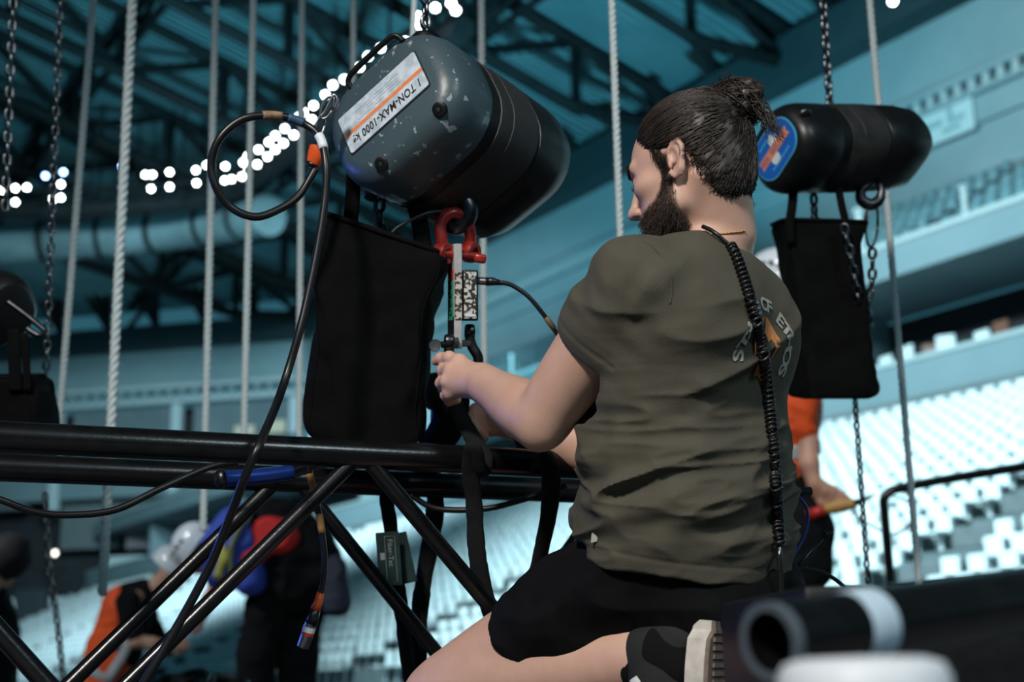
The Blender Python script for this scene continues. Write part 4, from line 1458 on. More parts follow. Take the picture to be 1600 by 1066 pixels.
# ================================================================ the kneeling man
FD = nrm((-.83, .557, 0))                    # the way he faces
LF = np.array([-FD[1], FD[0], 0.0])          # his left
LF = LF if LF[1] < 0 else -LF
M_skin = mat('skin', (.60, .36, .27), .48, c2=(.64, .39, .30), scale=35, bump=.10, bscale=500, sss=.06, attr=('stubble', (.065, .040, .030)))
M_hair = mat('hair_brown', (.012, .0075, .0055), .48, c2=(.028, .017, .011), scale=30)
M_shirt = mat('olive_cotton', (.062, .056, .039), .88, c2=(.074, .067, .047), scale=18, bump=.30, bscale=600, sheen=.25)
M_short = mat('black_cotton', (.004, .0042, .0044), .92, c2=(.0055, .0057, .006), scale=30, bump=.3, bscale=450, spec=.12)
M_sock = mat('black_sock', (.005, .005, .0055), .95, bump=.5, bscale=900, spec=.2)
M_shoe = mat('shoe_canvas', (.008, .0085, .008), .85, c2=(.012, .0125, .012), scale=60, bump=.3, bscale=700)
M_sole = mat('sole_rubber', (.62, .58, .52), .7, c2=(.45, .41, .36), scale=40)
M_tread = mat('tread_rubber', (.20, .15, .12), .8, c2=(.13, .10, .08), scale=80)
M_gold = mat('gold', (.75, .45, .14), .3, metal=1.0)

pt = math.radians(13)
HX = FD * math.cos(pt) - UP * math.sin(pt)
HZ = UP * math.cos(pt) + FD * math.sin(pt)
HY = LF
HO = W(1080, 274, 2.13)
HS = 0.95
def H(x, y, z):
    return HO + HS * (HX * x + HY * y + HZ * z)
HA = (HX, HY, HZ)

def head_field(F):
    zf = lambda p: (p[0], p[1], p[2] if p[2] > 0 else p[2] * .86)   # short lower face
    c = lambda a, b, r1, r2, k=.012, m='u': F.cone(H(*zf(a)), H(*zf(b)), r1 * HS, r2 * HS, k, m)
    e = lambda p, r, k=.015, m='u', ax=HA: F.ell(H(*zf(p)), ax, [q * HS for q in r], k, m)
    e((-.012, 0, .048), (.097, .074, .084))                       # cranium
    e((.030, 0, .030), (.066, .064, .072), .02)                   # forehead
    e((.040, 0, -.030), (.058, .056, .072), .02)                  # face
    e((.055, 0, -.070), (.040, .042, .036), .02)                  # mouth barrel
    for s in (-1, 1):
        c((.004, s * .056, -.030), (.018, s * .050, -.070), .016, .016, .02)   # jaw angle
        c((.018, s * .050, -.070), (.072, s * .018, -.102), .016, .016, .02)
        e((.062, s * .042, -.006), (.024, .020, .016), .02)       # cheekbone
        c((.090, s * .012, .034), (.076, s * .044, .036), .0095, .0095, .012)  # brow
        e((.096, s * .031, .012), (.018, .019, .014), .012, 's')  # eye socket
        e((.079, s * .031, .013), (.0125, .0155, .0120), .003)    # closed lid over the eye
        c((.088, s * .020, .0075), (.086, s * .041, .0085), .0020, .0020, .002)  # lash line
        e((.108, s * .0105, -.0290), (.0095, .0075, .0075), .005)  # nostril wing
        e((.111, s * .0065, -.0365), (.0055, .0032, .0042), .003, 's')
        # ear
        q = nrm(HX * .95 - HY * s * .36)
        up_ = nrm(HZ * .97 - HX * .2)
        nn = np.cross(q, up_)
        o = (-.012, s * .078, -.002)
        e(o, (.0185, .0065, .0330), .004, 'u', (q, nn, up_))
        base = H(*o)
        out = HY * s
        P = [(.012, -.020), (.002, -.030), (-.010, -.022), (-.017, -.004), (-.018, .012), (-.010, .026), (.003, .029), (.012, .020), (.013, .008)]
        pts = [base + HS * (q * a + up_ * b + out * .004) for a, b in P]
        F.chain(pts, [.0055 * HS] + [.0042 * HS] * 8, .003)
        F.ell(base + HS * (q * .004 + up_ * .004 + out * .006), (q, nn, up_), (.0080 * HS, .0055 * HS, .0150 * HS), .003, 's')
        F.cone(base + HS * (q * .000 + up_ * -.004 + out * .003), base + HS * (q * .008 + up_ * -.010 + out * .0), .0035, .006, .003, 's')
        F.ell(base + HS * (q * .0135 + up_ * -.004 + out * .003), (q, nn, up_), (.0045 * HS, .004 * HS, .008 * HS), .003)
    c((.093, 0, .026), (.117, 0, -.020), .0080, .0095, .010)      # nose
    e((.119, 0, -.024), (.0115, .0110, .0100), .006)
    c((.096, 0, -.040), (.098, 0, -.052), .010, .008, .010)       # philtrum
    c((.094, -.019, -.058), (.094, .019, -.058), .0068, .0068, .006)
    c((.092, -.017, -.069), (.092, .017, -.069), .0072, .0072, .006)
    c((.101, -.022, -.0635), (.101, .022, -.0635), .0014, .0014, .003, 's')
    e((.080, 0, -.100), (.020, .022, .018), .015)                 # chin
    # neck
    nb = W(1106, 372, 2.14)
    F.cone(H(-.030, 0, -.030), nb, .054, .057, .02)
    F.cone(H(-.048, 0, .0), nb + FD * -.030, .046, .050, .02)
    F.cone(nb, nb - UP * .06, .054, .060, .02)
    for s in (-1, 1):
        F.cone(H(-.035, s * .052, -.035), nb + FD * .035 + LF * s * .02 - UP * .02, .014, .012, .02)
        F.cone(nb + LF * s * .03 - FD * .02 - UP * .03, nb + LF * s * .11 - UP * .07, .034, .03, .02)


# joints
LS, LE, LW = W(992, 446, 2.02), W(846, 657, 2.115), W(752, 597, 2.34)
RS = W(1166, 474, 2.28)
RE, RW = W(958, 712, 2.44), W(802, 660, 2.52)
LH, LK, LA = W(1018, 880, 2.06), W(684, 1096, 2.28), W(1028, 1022, 2.01)
RH = LH - LF * .20
RK = LK - LF * .24 + FD * .02
RA = LA - LF * .20
PEL = W(1085, 905, 2.15)
CH, WA, HM = W(1084, 520, 2.13), W(1070, 715, 2.13), W(1074, 860, 2.13)
FT = nrm((-.78, .626, 0))                    # the way his chest faces
LT = np.array([-FT[1], FT[0], 0.0])
LT = LT if LT[1] < 0 else -LT
TA = (LT, FT, UP)

_jp = np.array([LS, RS, LE, LW, RE, RW, LK, RK, LA, RA, W(683, 560, 2.46), W(745, 640, 2.56), HO + HZ * .14, HO - HX * .12])
bf = Field(_jp.min(0) - .085, _jp.max(0) + .075, .0029)
head_field(bf)
# trunk inside the clothes
bf.ell(CH - UP * .03, TA, (.155, .108, .17), .03)
bf.ell(WA, TA, (.15, .115, .20), .03)
bf.ell(PEL, TA, (.130, .105, .10), .03)
bf.cone(LS + LF * -.03 - UP * .02, RS + LF * .03 - UP * .02, .045, .045, .03)
nb = W(1106, 372, 2.14)
bf.cone(nb - UP * .02, nb - UP * .14, .050, .08, .02)
def limb(pts, rs, k=.02):
    P = smoothpath(pts, 4)
    R = smoothpath(np.array(rs)[:, None], 4)[:, 0]
    bf.chain(P, R, k)
# arms
ua = lambda t: LS + (LE - LS) * t
fa = lambda t: LE + (LW - LE) * t
elbow_out = nrm(LE - (LS + LW) / 2)
limb([LS, ua(.3), ua(.6), ua(.85), LE + elbow_out * .004], [.052, .047, .0435, .039, .0360])
limb([LE + elbow_out * .004, fa(.22), fa(.45), fa(.75), LW], [.0360, .0400, .0365, .0290, .0262])
bf.ell(LE + elbow_out * .022, np.eye(3), (.020, .020, .020), .025)
bf.cone(ua(.35) + FD * .010, ua(.75) + FD * .008, .036, .032, .03)
limb([RS, RS + (RE - RS) * .5, RE], [.052, .046, .040])
limb([RE, RE + (RW - RE) * .3, RE + (RW - RE) * .65, RW], [.040, .042, .033, .026])
# legs
for Hh, K, A in ((LH, LK, LA), (RH, RK, RA)):
    limb([Hh, Hh + (K - Hh) * .35, Hh + (K - Hh) * .7, K + UP * .0], [.060, .066, .064, .056], .03)
    limb([K, K + (A - K) * .25 + UP * .005, K + (A - K) * .45 + UP * .012, K + (A - K) * .75 + UP * .004, A], [.054, .057, .058, .045, .036], .03)
# left hand: palm, curled fingers, index finger pointing along the shackle, thumb
def hand(wrist, kn, back, fingers, thumb, palm_r=.0150):
    """kn: knuckle points index..little; fingers: list of point chains; back: direction of the back of the hand"""
    for q in kn:
        bf.cone(wrist, q, .0240, .0120, .016)
    bf.cone(kn[0], kn[3], .0125, .0115, .010)
    for k, ch in enumerate(fingers):
        r0 = (.0108, .0112, .0108, .0098)[k]
        rs = [r0 * 1.08, r0, r0 * .98, r0 * .82][:len(ch)]
        bf.chain(ch, rs, .004)
        bf.ell(ch[1] + back * .002, np.eye(3), (r0 * 1.06,) * 3, .004)
    bf.chain(thumb, [.0150, .0122, .0112, .0092][:len(thumb)], .006)
hd = 2.40
kn = [W(718, 565, 2.385), W(704, 578, 2.375), W(698, 596, 2.372), W(703, 614, 2.38)]
bk = nrm(cam_dir(-.2, .3, -1))
fing = [[kn[0], W(702, 559, 2.405), W(689, 560, 2.42), W(681, 564, 2.43)],
        [kn[1], W(693, 579, 2.412), W(694, 590, 2.435), W(706, 594, 2.445)],
        [kn[2], W(690, 599, 2.410), W(694, 609, 2.432), W(707, 610, 2.44)],
        [kn[3], W(697, 618, 2.412), W(702, 626, 2.430), W(714, 625, 2.435)]]
thumb = [W(738, 580, 2.37), W(722, 570, 2.42), W(705, 571, 2.445), W(691, 574, 2.455)]
hand(LW, kn, bk, fing, thumb)
# right hand, mostly hidden, fingers closed on the sling
rk = [W(768, 640, 2.50), W(760, 650, 2.495), W(760, 661, 2.49), W(764, 671, 2.49)]
rf = [[rk[0], W(752, 636, 2.49), W(742, 640, 2.475), W(742, 650, 2.465)],
      [rk[1], W(747, 648, 2.48), W(738, 653, 2.47), W(741, 661, 2.46)],
      [rk[2], W(749, 662, 2.475), W(744, 667, 2.462), W(748, 674, 2.455)],
      [rk[3], W(755, 673, 2.475), W(752, 679, 2.465), W(758, 684, 2.46)]]
hand(RW, rk, nrm(cam_dir(-.6, -.3, -.6)), rf, [W(785, 645, 2.51), W(768, 634, 2.53), W(752, 632, 2.54), W(742, 636, 2.545)])
bodyV, bodyF = bf.mesh()
man = thing('person', 'kneeling bearded man in an olive t-shirt and black shorts rigging the truss', 'person', np.array([PEL[0], PEL[1], 0]))
V, F = bodyV, bodyF
_hs = np.linalg.norm(V - HO, axis=1) < .21
headV, headF = V, F
body = mk('body', (V, F), M_skin, man, True)
# beard and stubble mask as a colour attribute
def hl(P):
    q = (P - HO) / HS
    z = q @ HZ
    return np.stack([q @ HX, q @ HY, np.where(z > 0, z, z / .86)], 1)
L = hl(V)
ay = np.abs(L[:, 1])
def beard_mask(L):
    x, y, z = L[:, 0], np.abs(L[:, 1]), L[:, 2]
    line = np.interp(x, [-.005, .012, .03, .05, .075, .095, .13], [.03, .026, -.020, -.040, -.046, -.0425, -.040])
    m = np.clip((line - z) / .008, 0, 1)
    m *= np.clip((x - (.002 + np.maximum(0, -z - .02) * .10)) / .007, 0, 1)
    m *= np.clip((z + .128) / .010, 0, 1)
    lips = (np.abs(z + .0635) < .009) & (y < .022) & (x > .09)
    m[lips] *= .15
    return m * (np.linalg.norm(L, axis=1) < .175) * (L[:, 0] > -.02)
def hair_line(L):
    """> 0 inside the scalp hair"""
    x, y, z = L[:, 0], np.abs(L[:, 1]), L[:, 2]
    front = np.interp(z, [-.09, -.055, -.03, .0, .02, .035, .05, .075, .10, .14], [-.055, -.048, -.044, -.036, -.028, .020, .046, .060, .058, .05])
    return front - x - np.where(y > .05, 0, 0)
bm_ = beard_mask(L)
sb = np.where(np.abs(L[:, 0] - .020) < .012, .0, 0)
st = np.clip(.80 * bm_, 0, 1)
hm = np.clip(hair_line(L) / .008, 0, 1) * (L[:, 2] > -.085) * (np.linalg.norm(L, axis=1) < .19)
st = np.maximum(st, hm * .85)
side = np.clip(1 - np.abs(L[:, 0] - .022 + (.03 - L[:, 2]) * .15) / .012, 0, 1) * (L[:, 2] > -.03) * (L[:, 2] < .05) * (ay > .045)
st = np.maximum(st, side * .75)
st[~_hs] = 0
at = body.data.attributes.new('stubble', 'FLOAT', 'POINT')
if len(body.data.vertices) == len(st):
    at.data.foreach_set('value', st.astype(np.float32))

# finger nails
for tip, dr in ((fing[0][3], bk),):
    mk('nail', lathe([(.0005, .0012), (.004, .0008), (.0052, -.0008)], tip + nrm(dr + UP * .9) * .0080, nrm(dr + UP * .9), 12), mat('nail', (.62, .40, .33), .3), man, True)

# ---- beard, brows and scalp hair
_fk = _hs[headF].all(1)
hb = BVHTree.FromPolygons(headV.tolist(), headF[_fk].tolist())
me = body.data
nv = len(headV)
nor = np.zeros(len(me.vertices) * 3, np.float32)
me.vertices.foreach_get('normal', nor)
nor = nor.reshape(-1, 3)
def strands(name, roots, dirs, lens, rad, curl, parent, m, seg=4, droop=0.0, seed=1):
    r = np.random.default_rng(seed)
    V, F = [], []
    n = 0
    for p, d, l in zip(roots, dirs, lens):
        x = nrm(np.cross(d, r.normal(size=3)))
        y = np.cross(d, x)
        b = nrm(r.normal(size=3)) * curl
        for k in range(seg + 1):
            t = k / seg
            c = p + d * l * t + b * l * t * t - UP * droop * l * t * t
            if k == seg:
                V.append(c)
            else:
                w = rad * (1 - .6 * t)
                for j in range(3):
                    a = j * 2.0944
                    V.append(c + w * (math.cos(a) * x + math.sin(a) * y))
        for k in range(seg - 1):
            for j in range(3):
                F.append((n + k * 3 + j, n + k * 3 + (j + 1) % 3, n + k * 3 + 3 + (j + 1) % 3, n + k * 3 + 3 + j))
        for j in range(3):
            F.append((n + (seg - 1) * 3 + j, n + (seg - 1) * 3 + (j + 1) % 3, n + seg * 3))
        n += seg * 3 + 1
    return mk(name, (np.array(V), F), m, parent, True)
r_ = np.random.default_rng(3)
Lh = hl(headV)
def pick(w, n):
    w = np.where(_hs, w, 0)
    w = w / w.sum()
    return r_.choice(len(w), n, p=w)
bw = beard_mask(Lh)
bi = pick(bw ** 1.5, 5200)
down = -HZ
bd = np.array([nrm(nor[i] * .55 + down * .8 + HX * .25 + r_.normal(size=3) * .22) for i in bi])
bl = .010 + .013 * np.clip((-.045 - Lh[bi, 2]) / .05, 0, 1) * r_.uniform(.6, 1.1, len(bi))
M_beard = mat('beard_brown', (.022, .013, .009), .5, c2=(.060, .034, .022), scale=120)
strands('beard', headV[bi] - nor[bi] * .001, bd, bl, .00042, .25, man, M_beard, 4, .1, 5)
brow = np.zeros(nv)
zz = .0385 + .05 * (np.abs(Lh[:, 1]) - .018) * (np.abs(Lh[:, 1]) < .04)
brow = np.exp(-((Lh[:, 2] - zz) / .0042) ** 2) * (np.abs(Lh[:, 1]) > .010) * (np.abs(Lh[:, 1]) < .050) * (Lh[:, 0] > .06)
bi = pick(brow, 700)
strands('eyebrows', headV[bi] - nor[bi] * .0005, np.array([nrm(nor[i] * .35 + HY * np.sign(Lh[i, 1]) * .8 + HZ * .1 + r_.normal(size=3) * .15) for i in bi]),
        np.full(700, .008), .00040, .15, man, M_hair, 3, 0, 6)
lash = np.exp(-((Lh[:, 2] - .0065) / .0016) ** 2) * (np.abs(Lh[:, 1]) > .018) * (np.abs(Lh[:, 1]) < .044) * (Lh[:, 0] > .07)
bi = pick(lash, 160)
strands('eyelashes', headV[bi], np.array([nrm(HX * .9 - HZ * .5 + HY * np.sign(Lh[i, 1]) * .3 + r_.normal(size=3) * .1) for i in bi]), np.full(160, .008), .00035, .1, man, M_hair, 3, 0, 7)
sdw = side[:nv] * (Lh[:, 1] > 0)
bi = pick(sdw + 1e-9, 700)
strands('sideburns', headV[bi], np.array([nrm(nor[i] * .25 - HZ * .9 - HX * .2 + r_.normal(size=3) * .15) for i in bi]), np.full(700, .011), .0004, .2, man, M_hair, 3, 0, 8)
# scalp hair pulled back to a bun
BUN = H(-.096, -.012, .066)
hfld = Field(HO - .16, HO + .22, .003)
hfld.ell(H(-.016, 0, .050), HA, [q * HS for q in (.1025, .0805, .090)], .01)
hfld.ell(H(-.050, 0, .005), HA, [q * HS for q in (.066, .066, .070)], .02)
hfld.ell(H(-.052, 0, -.035), HA, [q * HS for q in (.046, .054, .050)], .02)
hfld.cone(H(-.055, 0, .06), H(-.082, -.005, .085), .056, .036, .03)
# hairline: carve the face and neck side away
def carve(X, Y, Z):
    q = [((X - HO[0]) * A[0] + (Y - HO[1]) * A[1] + (Z - HO[2]) * A[2]) / HS for A in HA]
    zz = np.clip(q[2], -.09, .14)
    front = np.interp(zz, [-.09, -.06, -.03, .0, .02, .035, .05, .075, .10, .14], [-.050, -.040, -.035, -.034, -.026, .020, .046, .058, .056, .05]).astype(np.float32)
    lowz = np.maximum(-(q[2] + .078), -1)
    return np.maximum(q[0] - front, lowz) * HS * .8
hfld.op(carve, hfld.lo, hfld.lo + hfld.n * hfld.h, .012, 'i')
hfld.displace(lambda P: (vnoise(np.stack([(P - HO) @ HX * 30, (P - HO) @ HY * 95, (P - HO) @ HZ * 40], 1), 4) - .5) * .005)
hv, hfc = hfld.mesh()
hair = mk('hair', (hv, hfc), M_hair, man, True)
# strands over the scalp running to the bun
def scalp(d):
    """surface point of the hair in direction d from the head centre"""
    c = H(-.016, 0, .050)
    q = np.array([d @ HX / .1030, d @ HY / .081, d @ HZ / .0905]) / HS
    return c + d / np.linalg.norm(q)
def ribbons(name, paths, rad, parent, m, sides=3):
    V, F, n = [], [], 0
    for P in paths:
        P = np.asarray(P)
        k = len(P)
        T = np.gradient(P, axis=0)
        T /= np.linalg.norm(T, axis=1, keepdims=True) + 1e-9
        x = np.cross(T, (.3, .5, .81))
        x /= np.linalg.norm(x, axis=1, keepdims=True) + 1e-9
        y = np.cross(T, x)
        w = rad * (1 - .75 * np.linspace(0, 1, k) ** 3)[:, None]
        for j in range(sides):
            a = j * 2 * math.pi / sides
            V.append(P + w * (math.cos(a) * x + math.sin(a) * y))
        for i in range(k - 1):
            for j in range(sides):
                j2 = (j + 1) % sides
                F.append((n + j * k + i, n + j2 * k + i, n + j2 * k + i + 1, n + j * k + i + 1))
        n += sides * k
    return mk(name, (np.vstack(V), F), m, parent, True)
cen = H(-.016, 0, .050)
db = nrm(BUN - cen)
hl_ = hl(hv)
edge = hair_line(hl_)
wgt = np.clip(1.2 - edge / .05, .30, 1)
bi = r_.choice(len(hv), 3600, p=wgt / wgt.sum())
paths = []
for i in bi:
    d0 = nrm(hv[i] - cen)
    r0 = np.linalg.norm(hv[i] - cen)
    tgt = nrm(db + r_.normal(size=3) * .10)
    ang = math.acos(np.clip(d0 @ tgt, -1, 1))
    if ang < .25:
        continue
    n = 10
    side_ = r_.normal(size=3) * .02
    P = []
    for k in range(n):
        t = k / (n - 1)
        d = (math.sin((1 - t) * ang) * d0 + math.sin(t * ang) * tgt) / math.sin(ang)
        d = nrm(d + side_ * math.sin(math.pi * t) + np.array([0, 0, -.10]) * math.sin(math.pi * t) * (ang / 2))
        P.append(scalp(d) + d * (.0012 + .0022 * r_.random()) + (cen + d0 * r0 - scalp(d0)) * (1 - t) ** 2)
    P[-1] = P[-1] * .6 + BUN * .4
    paths.append(P)
ribbons('hair_strands', paths, .00085, hair, M_hair)
# nape fuzz below the hairline
nape = np.exp(-((hair_line(Lh) + .004) / .007) ** 2) * (Lh[:, 2] < .0) * (Lh[:, 2] > -.085)
bi = pick(nape + 1e-12, 900)
strands('nape_hair', headV[bi], np.array([nrm(nor[i] * .25 - HX * .55 + HZ * .5 + r_.normal(size=3) * .2) for i in bi]), np.full(900, .016), .00038, .25, man, M_hair, 3, .1, 9)
# bun: knot of locks
bn = Field(BUN - .09, BUN + .09, .003)
bn.ell(BUN + HX * -.006 + HZ * .020, HA, (.042, .042, .034), .012)
bn.ell(BUN + HX * -.028 + HZ * .030, HA, (.027, .028, .025), .012)
bn.ell(BUN + HX * .022 + HZ * .020, HA, (.030, .032, .020), .012)
bn.displace(lambda P: (vnoise(P * 70, 2) - .5) * .016 + (vnoise(P * 160, 5) - .5) * .006)
bv, bfc = bn.mesh()
bun = mk('hair_bun', (bv, bfc), M_hair, man, True)
paths = []
cb_ = BUN + HX * -.008 + HZ * .020
for k in range(420):
    ax = nrm(r_.normal(size=3) * .6 + HZ * .8 - HX * .5)
    x, y, z = frame(ax)
    R = r_.uniform(.026, .046)
    h = r_.uniform(-.022, .022)
    a0, da = r_.uniform(0, 6.28), r_.uniform(1.2, 3.2)
    P = [cb_ + z * h + (x * math.cos(a0 + da * t) + y * math.sin(a0 + da * t)) * R * math.sqrt(max(.15, 1 - (h / .036) ** 2)) * (1 + .10 * t) for t in np.linspace(0, 1, 10)]
    paths.append(P)
for k in range(46):                                    # stray curls
    d0 = nrm(r_.normal(size=3) + HZ * .5 - HX * .3)
    p = cb_ + d0 * .036
    q = nrm(np.cross(d0, r_.normal(size=3)))
    l = r_.uniform(.015, .035)
    paths.append([p + d0 * l * .6 * t + q * l * math.sin(t * 2.6) * .8 for t in np.linspace(0, 1, 9)])
for k in range(60):                                    # loose tuft hanging at the back of the bun
    s = BUN + HX * r_.uniform(-.05, -.03) + HY * r_.uniform(-.02, .03) + HZ * r_.uniform(-.01, .02)
    paths.append([s + HX * (-.020 * t + .0) - UP * (.055 * t * t + .012 * t) + HX * -.022 * t * t * r_.uniform(.2, 1.0) + r_.normal(size=3) * .0012 for t in np.linspace(0, 1, 9)])
ribbons('bun_strands', paths, .0010, bun, M_hair)

# ---- t-shirt
sf_ = Field(np.minimum.reduce([W(880, 560, 2.0), W(900, 920, 2.3), W(1000, 420, 1.85)]) - .06, np.maximum.reduce([W(1250, 350, 2.4), W(1250, 900, 2.4), W(1180, 400, 2.5)]) + .06, .0031)
sf_.ell(CH - UP * .01, TA, (.184, .136, .150), .04)
for s_ in (-1, 1):
    sf_.ell(CH + LT * s_ * .075 - UP * .01, TA, (.115, .138, .136), .03)
sf_.ell(WA, TA, (.184, .150, .22), .05)
sf_.ell(HM, TA, (.184, .153, .16), .05)
sf_.ell(CH + UP * .055 - FT * .025, TA, (.160, .105, .092), .03)
sf_.cone(LS + UP * -.006, W(1092, 414, 2.12), .062, .042, .015)
sf_.cone(RS, W(1116, 414, 2.16), .056, .042, .02)
cuff = .46
sd_ = nrm(LE - LS)
sf_.cone(LS, ua(.30), .076, .066, .025)
sf_.cone(ua(.25), ua(cuff) , .066, .0595, .01)
sf_.cone(RS, RS + (RE - RS) * .5, .056, .055, .02)
sf_.cone(LH + UP * .03 - FD * .02, LH + UP * .02, .096, .094, .03)
sf_.cone(W(1070, 418, 2.10), W(1098, 395, 2.11), .034, .034, .010)
sf_.cone(W(1098, 395, 2.09), W(1132, 402, 2.12), .034, .034, .012)
# flare from armpit to waist on his near side
sf_.cone(W(1000, 560, 2.05), W(985, 700, 2.06), .055, .06, .05)
# clip: cuff, hem, neck
cp_ = ua(cuff)
def clipcap(X, Y, Z):
    q = (X - cp_[0]) * sd_[0] + (Y - cp_[1]) * sd_[1] + (Z - cp_[2]) * sd_[2]
    near = np.sqrt((X - cp_[0]) ** 2 + (Y - cp_[1]) ** 2 + (Z - cp_[2]) ** 2) - .085
    return np.maximum(-q, near)                       # region beyond the cuff
sf_.op(lambda X, Y, Z: np.maximum(-((X - cp_[0]) * sd_[0] + (Y - cp_[1]) * sd_[1] + (Z - cp_[2]) * sd_[2]),
                                  np.sqrt((X - cp_[0] - sd_[0] * .05) ** 2 + (Y - cp_[1] - sd_[1] * .05) ** 2 + (Z - cp_[2] - sd_[2] * .05) ** 2) - .088),
       cp_ - .2, cp_ + .2, .003, 's')
sf_.cone(ua(cuff - .10), ua(cuff + .10), .0520, .0520, .002, 's')
hp0, hp1 = W(925, 838, 2.30), W(1222, 903, 2.10)
hn = nrm(np.cross(hp1 - hp0, LF * 1.0 + UP * -.12))
hn = hn if hn[2] < 0 else -hn
sf_.plane((hp0 + hp1) / 2, hn, .004)
# neck opening
ncx = W(1098, 352, 2.125)
nax = nrm(H(-.03, 0, -.03) - nb)
sf_.cone(ncx - nax * .012, ncx + nax * .12, .0585, .066, .004, 's')
# folds
ax_s = nrm(W(1225, 860, 2.1) - W(930, 790, 2.2))
def folds(P):
    rel = P - WA
    h = rel[:, 2]                                         # height about the waist
    s = rel @ LF
    f = rel @ FD
    out = np.zeros(len(P))
    # bunched folds round the waist and above the hem
    ph = vnoise(np.stack([s * 7, f * 7, h * 30 + s * 6 + f * 5], 1), 11)
    rid = 1 - np.abs(2 * ph - 1)
    m = np.exp(-((h + .085) / .065) ** 2)
    out -= m * (rid ** 1.6 - .33) * .026
    ph = vnoise(np.stack([s * 12 + 3, f * 12, h * 55 + s * 14 - f * 8], 1), 13)
    out -= np.exp(-((h + .06) / .12) ** 2) * ((1 - np.abs(2 * ph - 1)) ** 2 - .3) * .008
    # long soft diagonal drapes on the flank
    q = h * .75 + s * .55 - f * .30
    ph = vnoise(np.stack([q * 19, (s - h) * 4, f * 5], 1), 21)
    out -= ((1 - np.abs(2 * ph - 1)) ** 1.5 - .4) * .017 * np.clip(.6 + .4 * np.cos((h - .05) * 8), .2, 1)
    # creases radiating from the armpit
    rp = P - W(985, 560, 2.0)
    d = np.linalg.norm(rp, axis=1) + 1e-6
    ang = np.arctan2(rp[:, 2], rp @ -FD)
    out -= np.exp(-((d - .13) / .06) ** 2) * np.clip((d - .06) / .06, 0, 1) * (vnoise(np.stack([ang * 4.5, d * 9, d * 0], 1), 51) - .5) * .010
    # sleeve creases
    ds = np.abs((P - ua(.38)) @ sd_)
    out -= np.exp(-((np.linalg.norm(P - ua(.38), axis=1) - .06) / .05) ** 2) * (vnoise(np.stack([(P - LS) @ sd_ * 45, (P - LS) @ FD * 9, (P - LS) @ LF * 9], 1), 31) - .5) * .008
    out -= (vnoise(P * 28, 41) - .5) * .0035
    return out
sf_.displace(folds, .035)
# stitched lines at hem and cuff
def hems(P):
    dh = (P - (hp0 + hp1) / 2) @ hn + .022
    g = np.exp(-(dh / .0028) ** 2) * .0016
    dc = (P - cp_) @ sd_ + .020
    g = g + np.exp(-(dc / .0028) ** 2) * .0016 * (np.linalg.norm(P - cp_, axis=1) < .09)
    return g
sf_.displace(hems, .02)
shv, shf = sf_.mesh()
shirt = mk('t_shirt', (shv, shf), M_shirt, man, True)
shirt['label'] = 'olive green cotton t-shirt with a printed back'
sb_ = BVHTree.FromPolygons(shv.tolist(), shf.tolist())
# ribbed collar
cr = []
x, y, z = frame(nax)
for t in np.linspace(0, 2 * math.pi, 49):
    dirr = x * math.cos(t) + y * math.sin(t)
    o0 = ncx - nax * .006
    hit = sb_.ray_cast(Vector((o0 + dirr * .02 + nax * .0).tolist()), Vector(dirr.tolist()), .12)
    p = np.array(hit[0]) if hit[0] is not None else o0 + dirr * .06
    cr.append(p)
cr = np.array(cr)
rad_ = np.linalg.norm(cr - (ncx - nax * .006), axis=1)
cr = (ncx - nax * .006) + (cr - (ncx - nax * .006)) / rad_[:, None] * np.clip(rad_, .056, .068)[:, None]
mk('collar', tube(cr + nax * .003, .0065, 8, cap=False, flat=.55, up=nax), M_shirt, shirt, True)
# shoulder seam of the sleeve
def on_shirt_cam(px, py, lift=.001):
    v = ray(px, py)
    h_ = sb_.ray_cast(Vector(CAM.tolist()), Vector(v.tolist()), 6)
    if h_[0] is None:
        return None
    return np.array(h_[0]) + np.array(h_[1]) * lift
for path in (((1003, 376), (1018, 385), (1034, 402), (1046, 425), (1050, 452), (1047, 475)),):
    P = [on_shirt_cam(x, y, .0003) for x, y in path]
    P = [p for p in P if p is not None]
    mk('sleeve_seam', tube(smoothpath(P, 6), .0013, 6), M_shirt, shirt, True)
# care label at the hem
p = on_shirt_cam(930, 838, .002)
if p is not None:
    mk('hem_tag', rbox(p, (.010, .002, .016), (nrm(cam_dir(1, .2, .2)), _f, nrm(cam_dir(.1, 1))), .0005, 1), mat('tag_white', (.6, .62, .6), .6), shirt)

# print on the back, laid on to the cloth
PO_ = CH - FD * .135 + UP * .0
pr_o = on_shirt_cam(1193, 522, 0)
if pr_o is None:
    pr_o = PO_
bx_, by_ = -LT, UP
def on_back(pu, pv, lift=.0012):
    p = pr_o - FT * .25 + bx_ * pu + by_ * pv
    h_ = sb_.ray_cast(Vector(p.tolist()), Vector(FT.tolist()), .6)
    if h_[0] is None:
        return pr_o + bx_ * pu + by_ * pv + FT * .05
    return np.array(h_[0]) - FT * lift * .6 + np.array(h_[1]) * lift
def print_poly(name, v2, faces, m, lift=.0012):
    V = np.array([on_back(a * (.84 if name != 'print_letter' else 1) + .006, b, lift) for a, b in v2])
    return mk(name, (V, faces), m, shirt)
M_ink = mat('print_grey', (.40, .40, .36), .85, c2=(.27, .265, .23), scale=160, lo=.45, hi=.7)
M_inko = mat('print_orange', (.55, .22, .07), .85, c2=(.34, .15, .06), scale=110, lo=.4, hi=.75)
word = 'STATE OF ETHOS'
Rp, cy = .079, -.034
angs = np.linspace(186, -6, len(word))
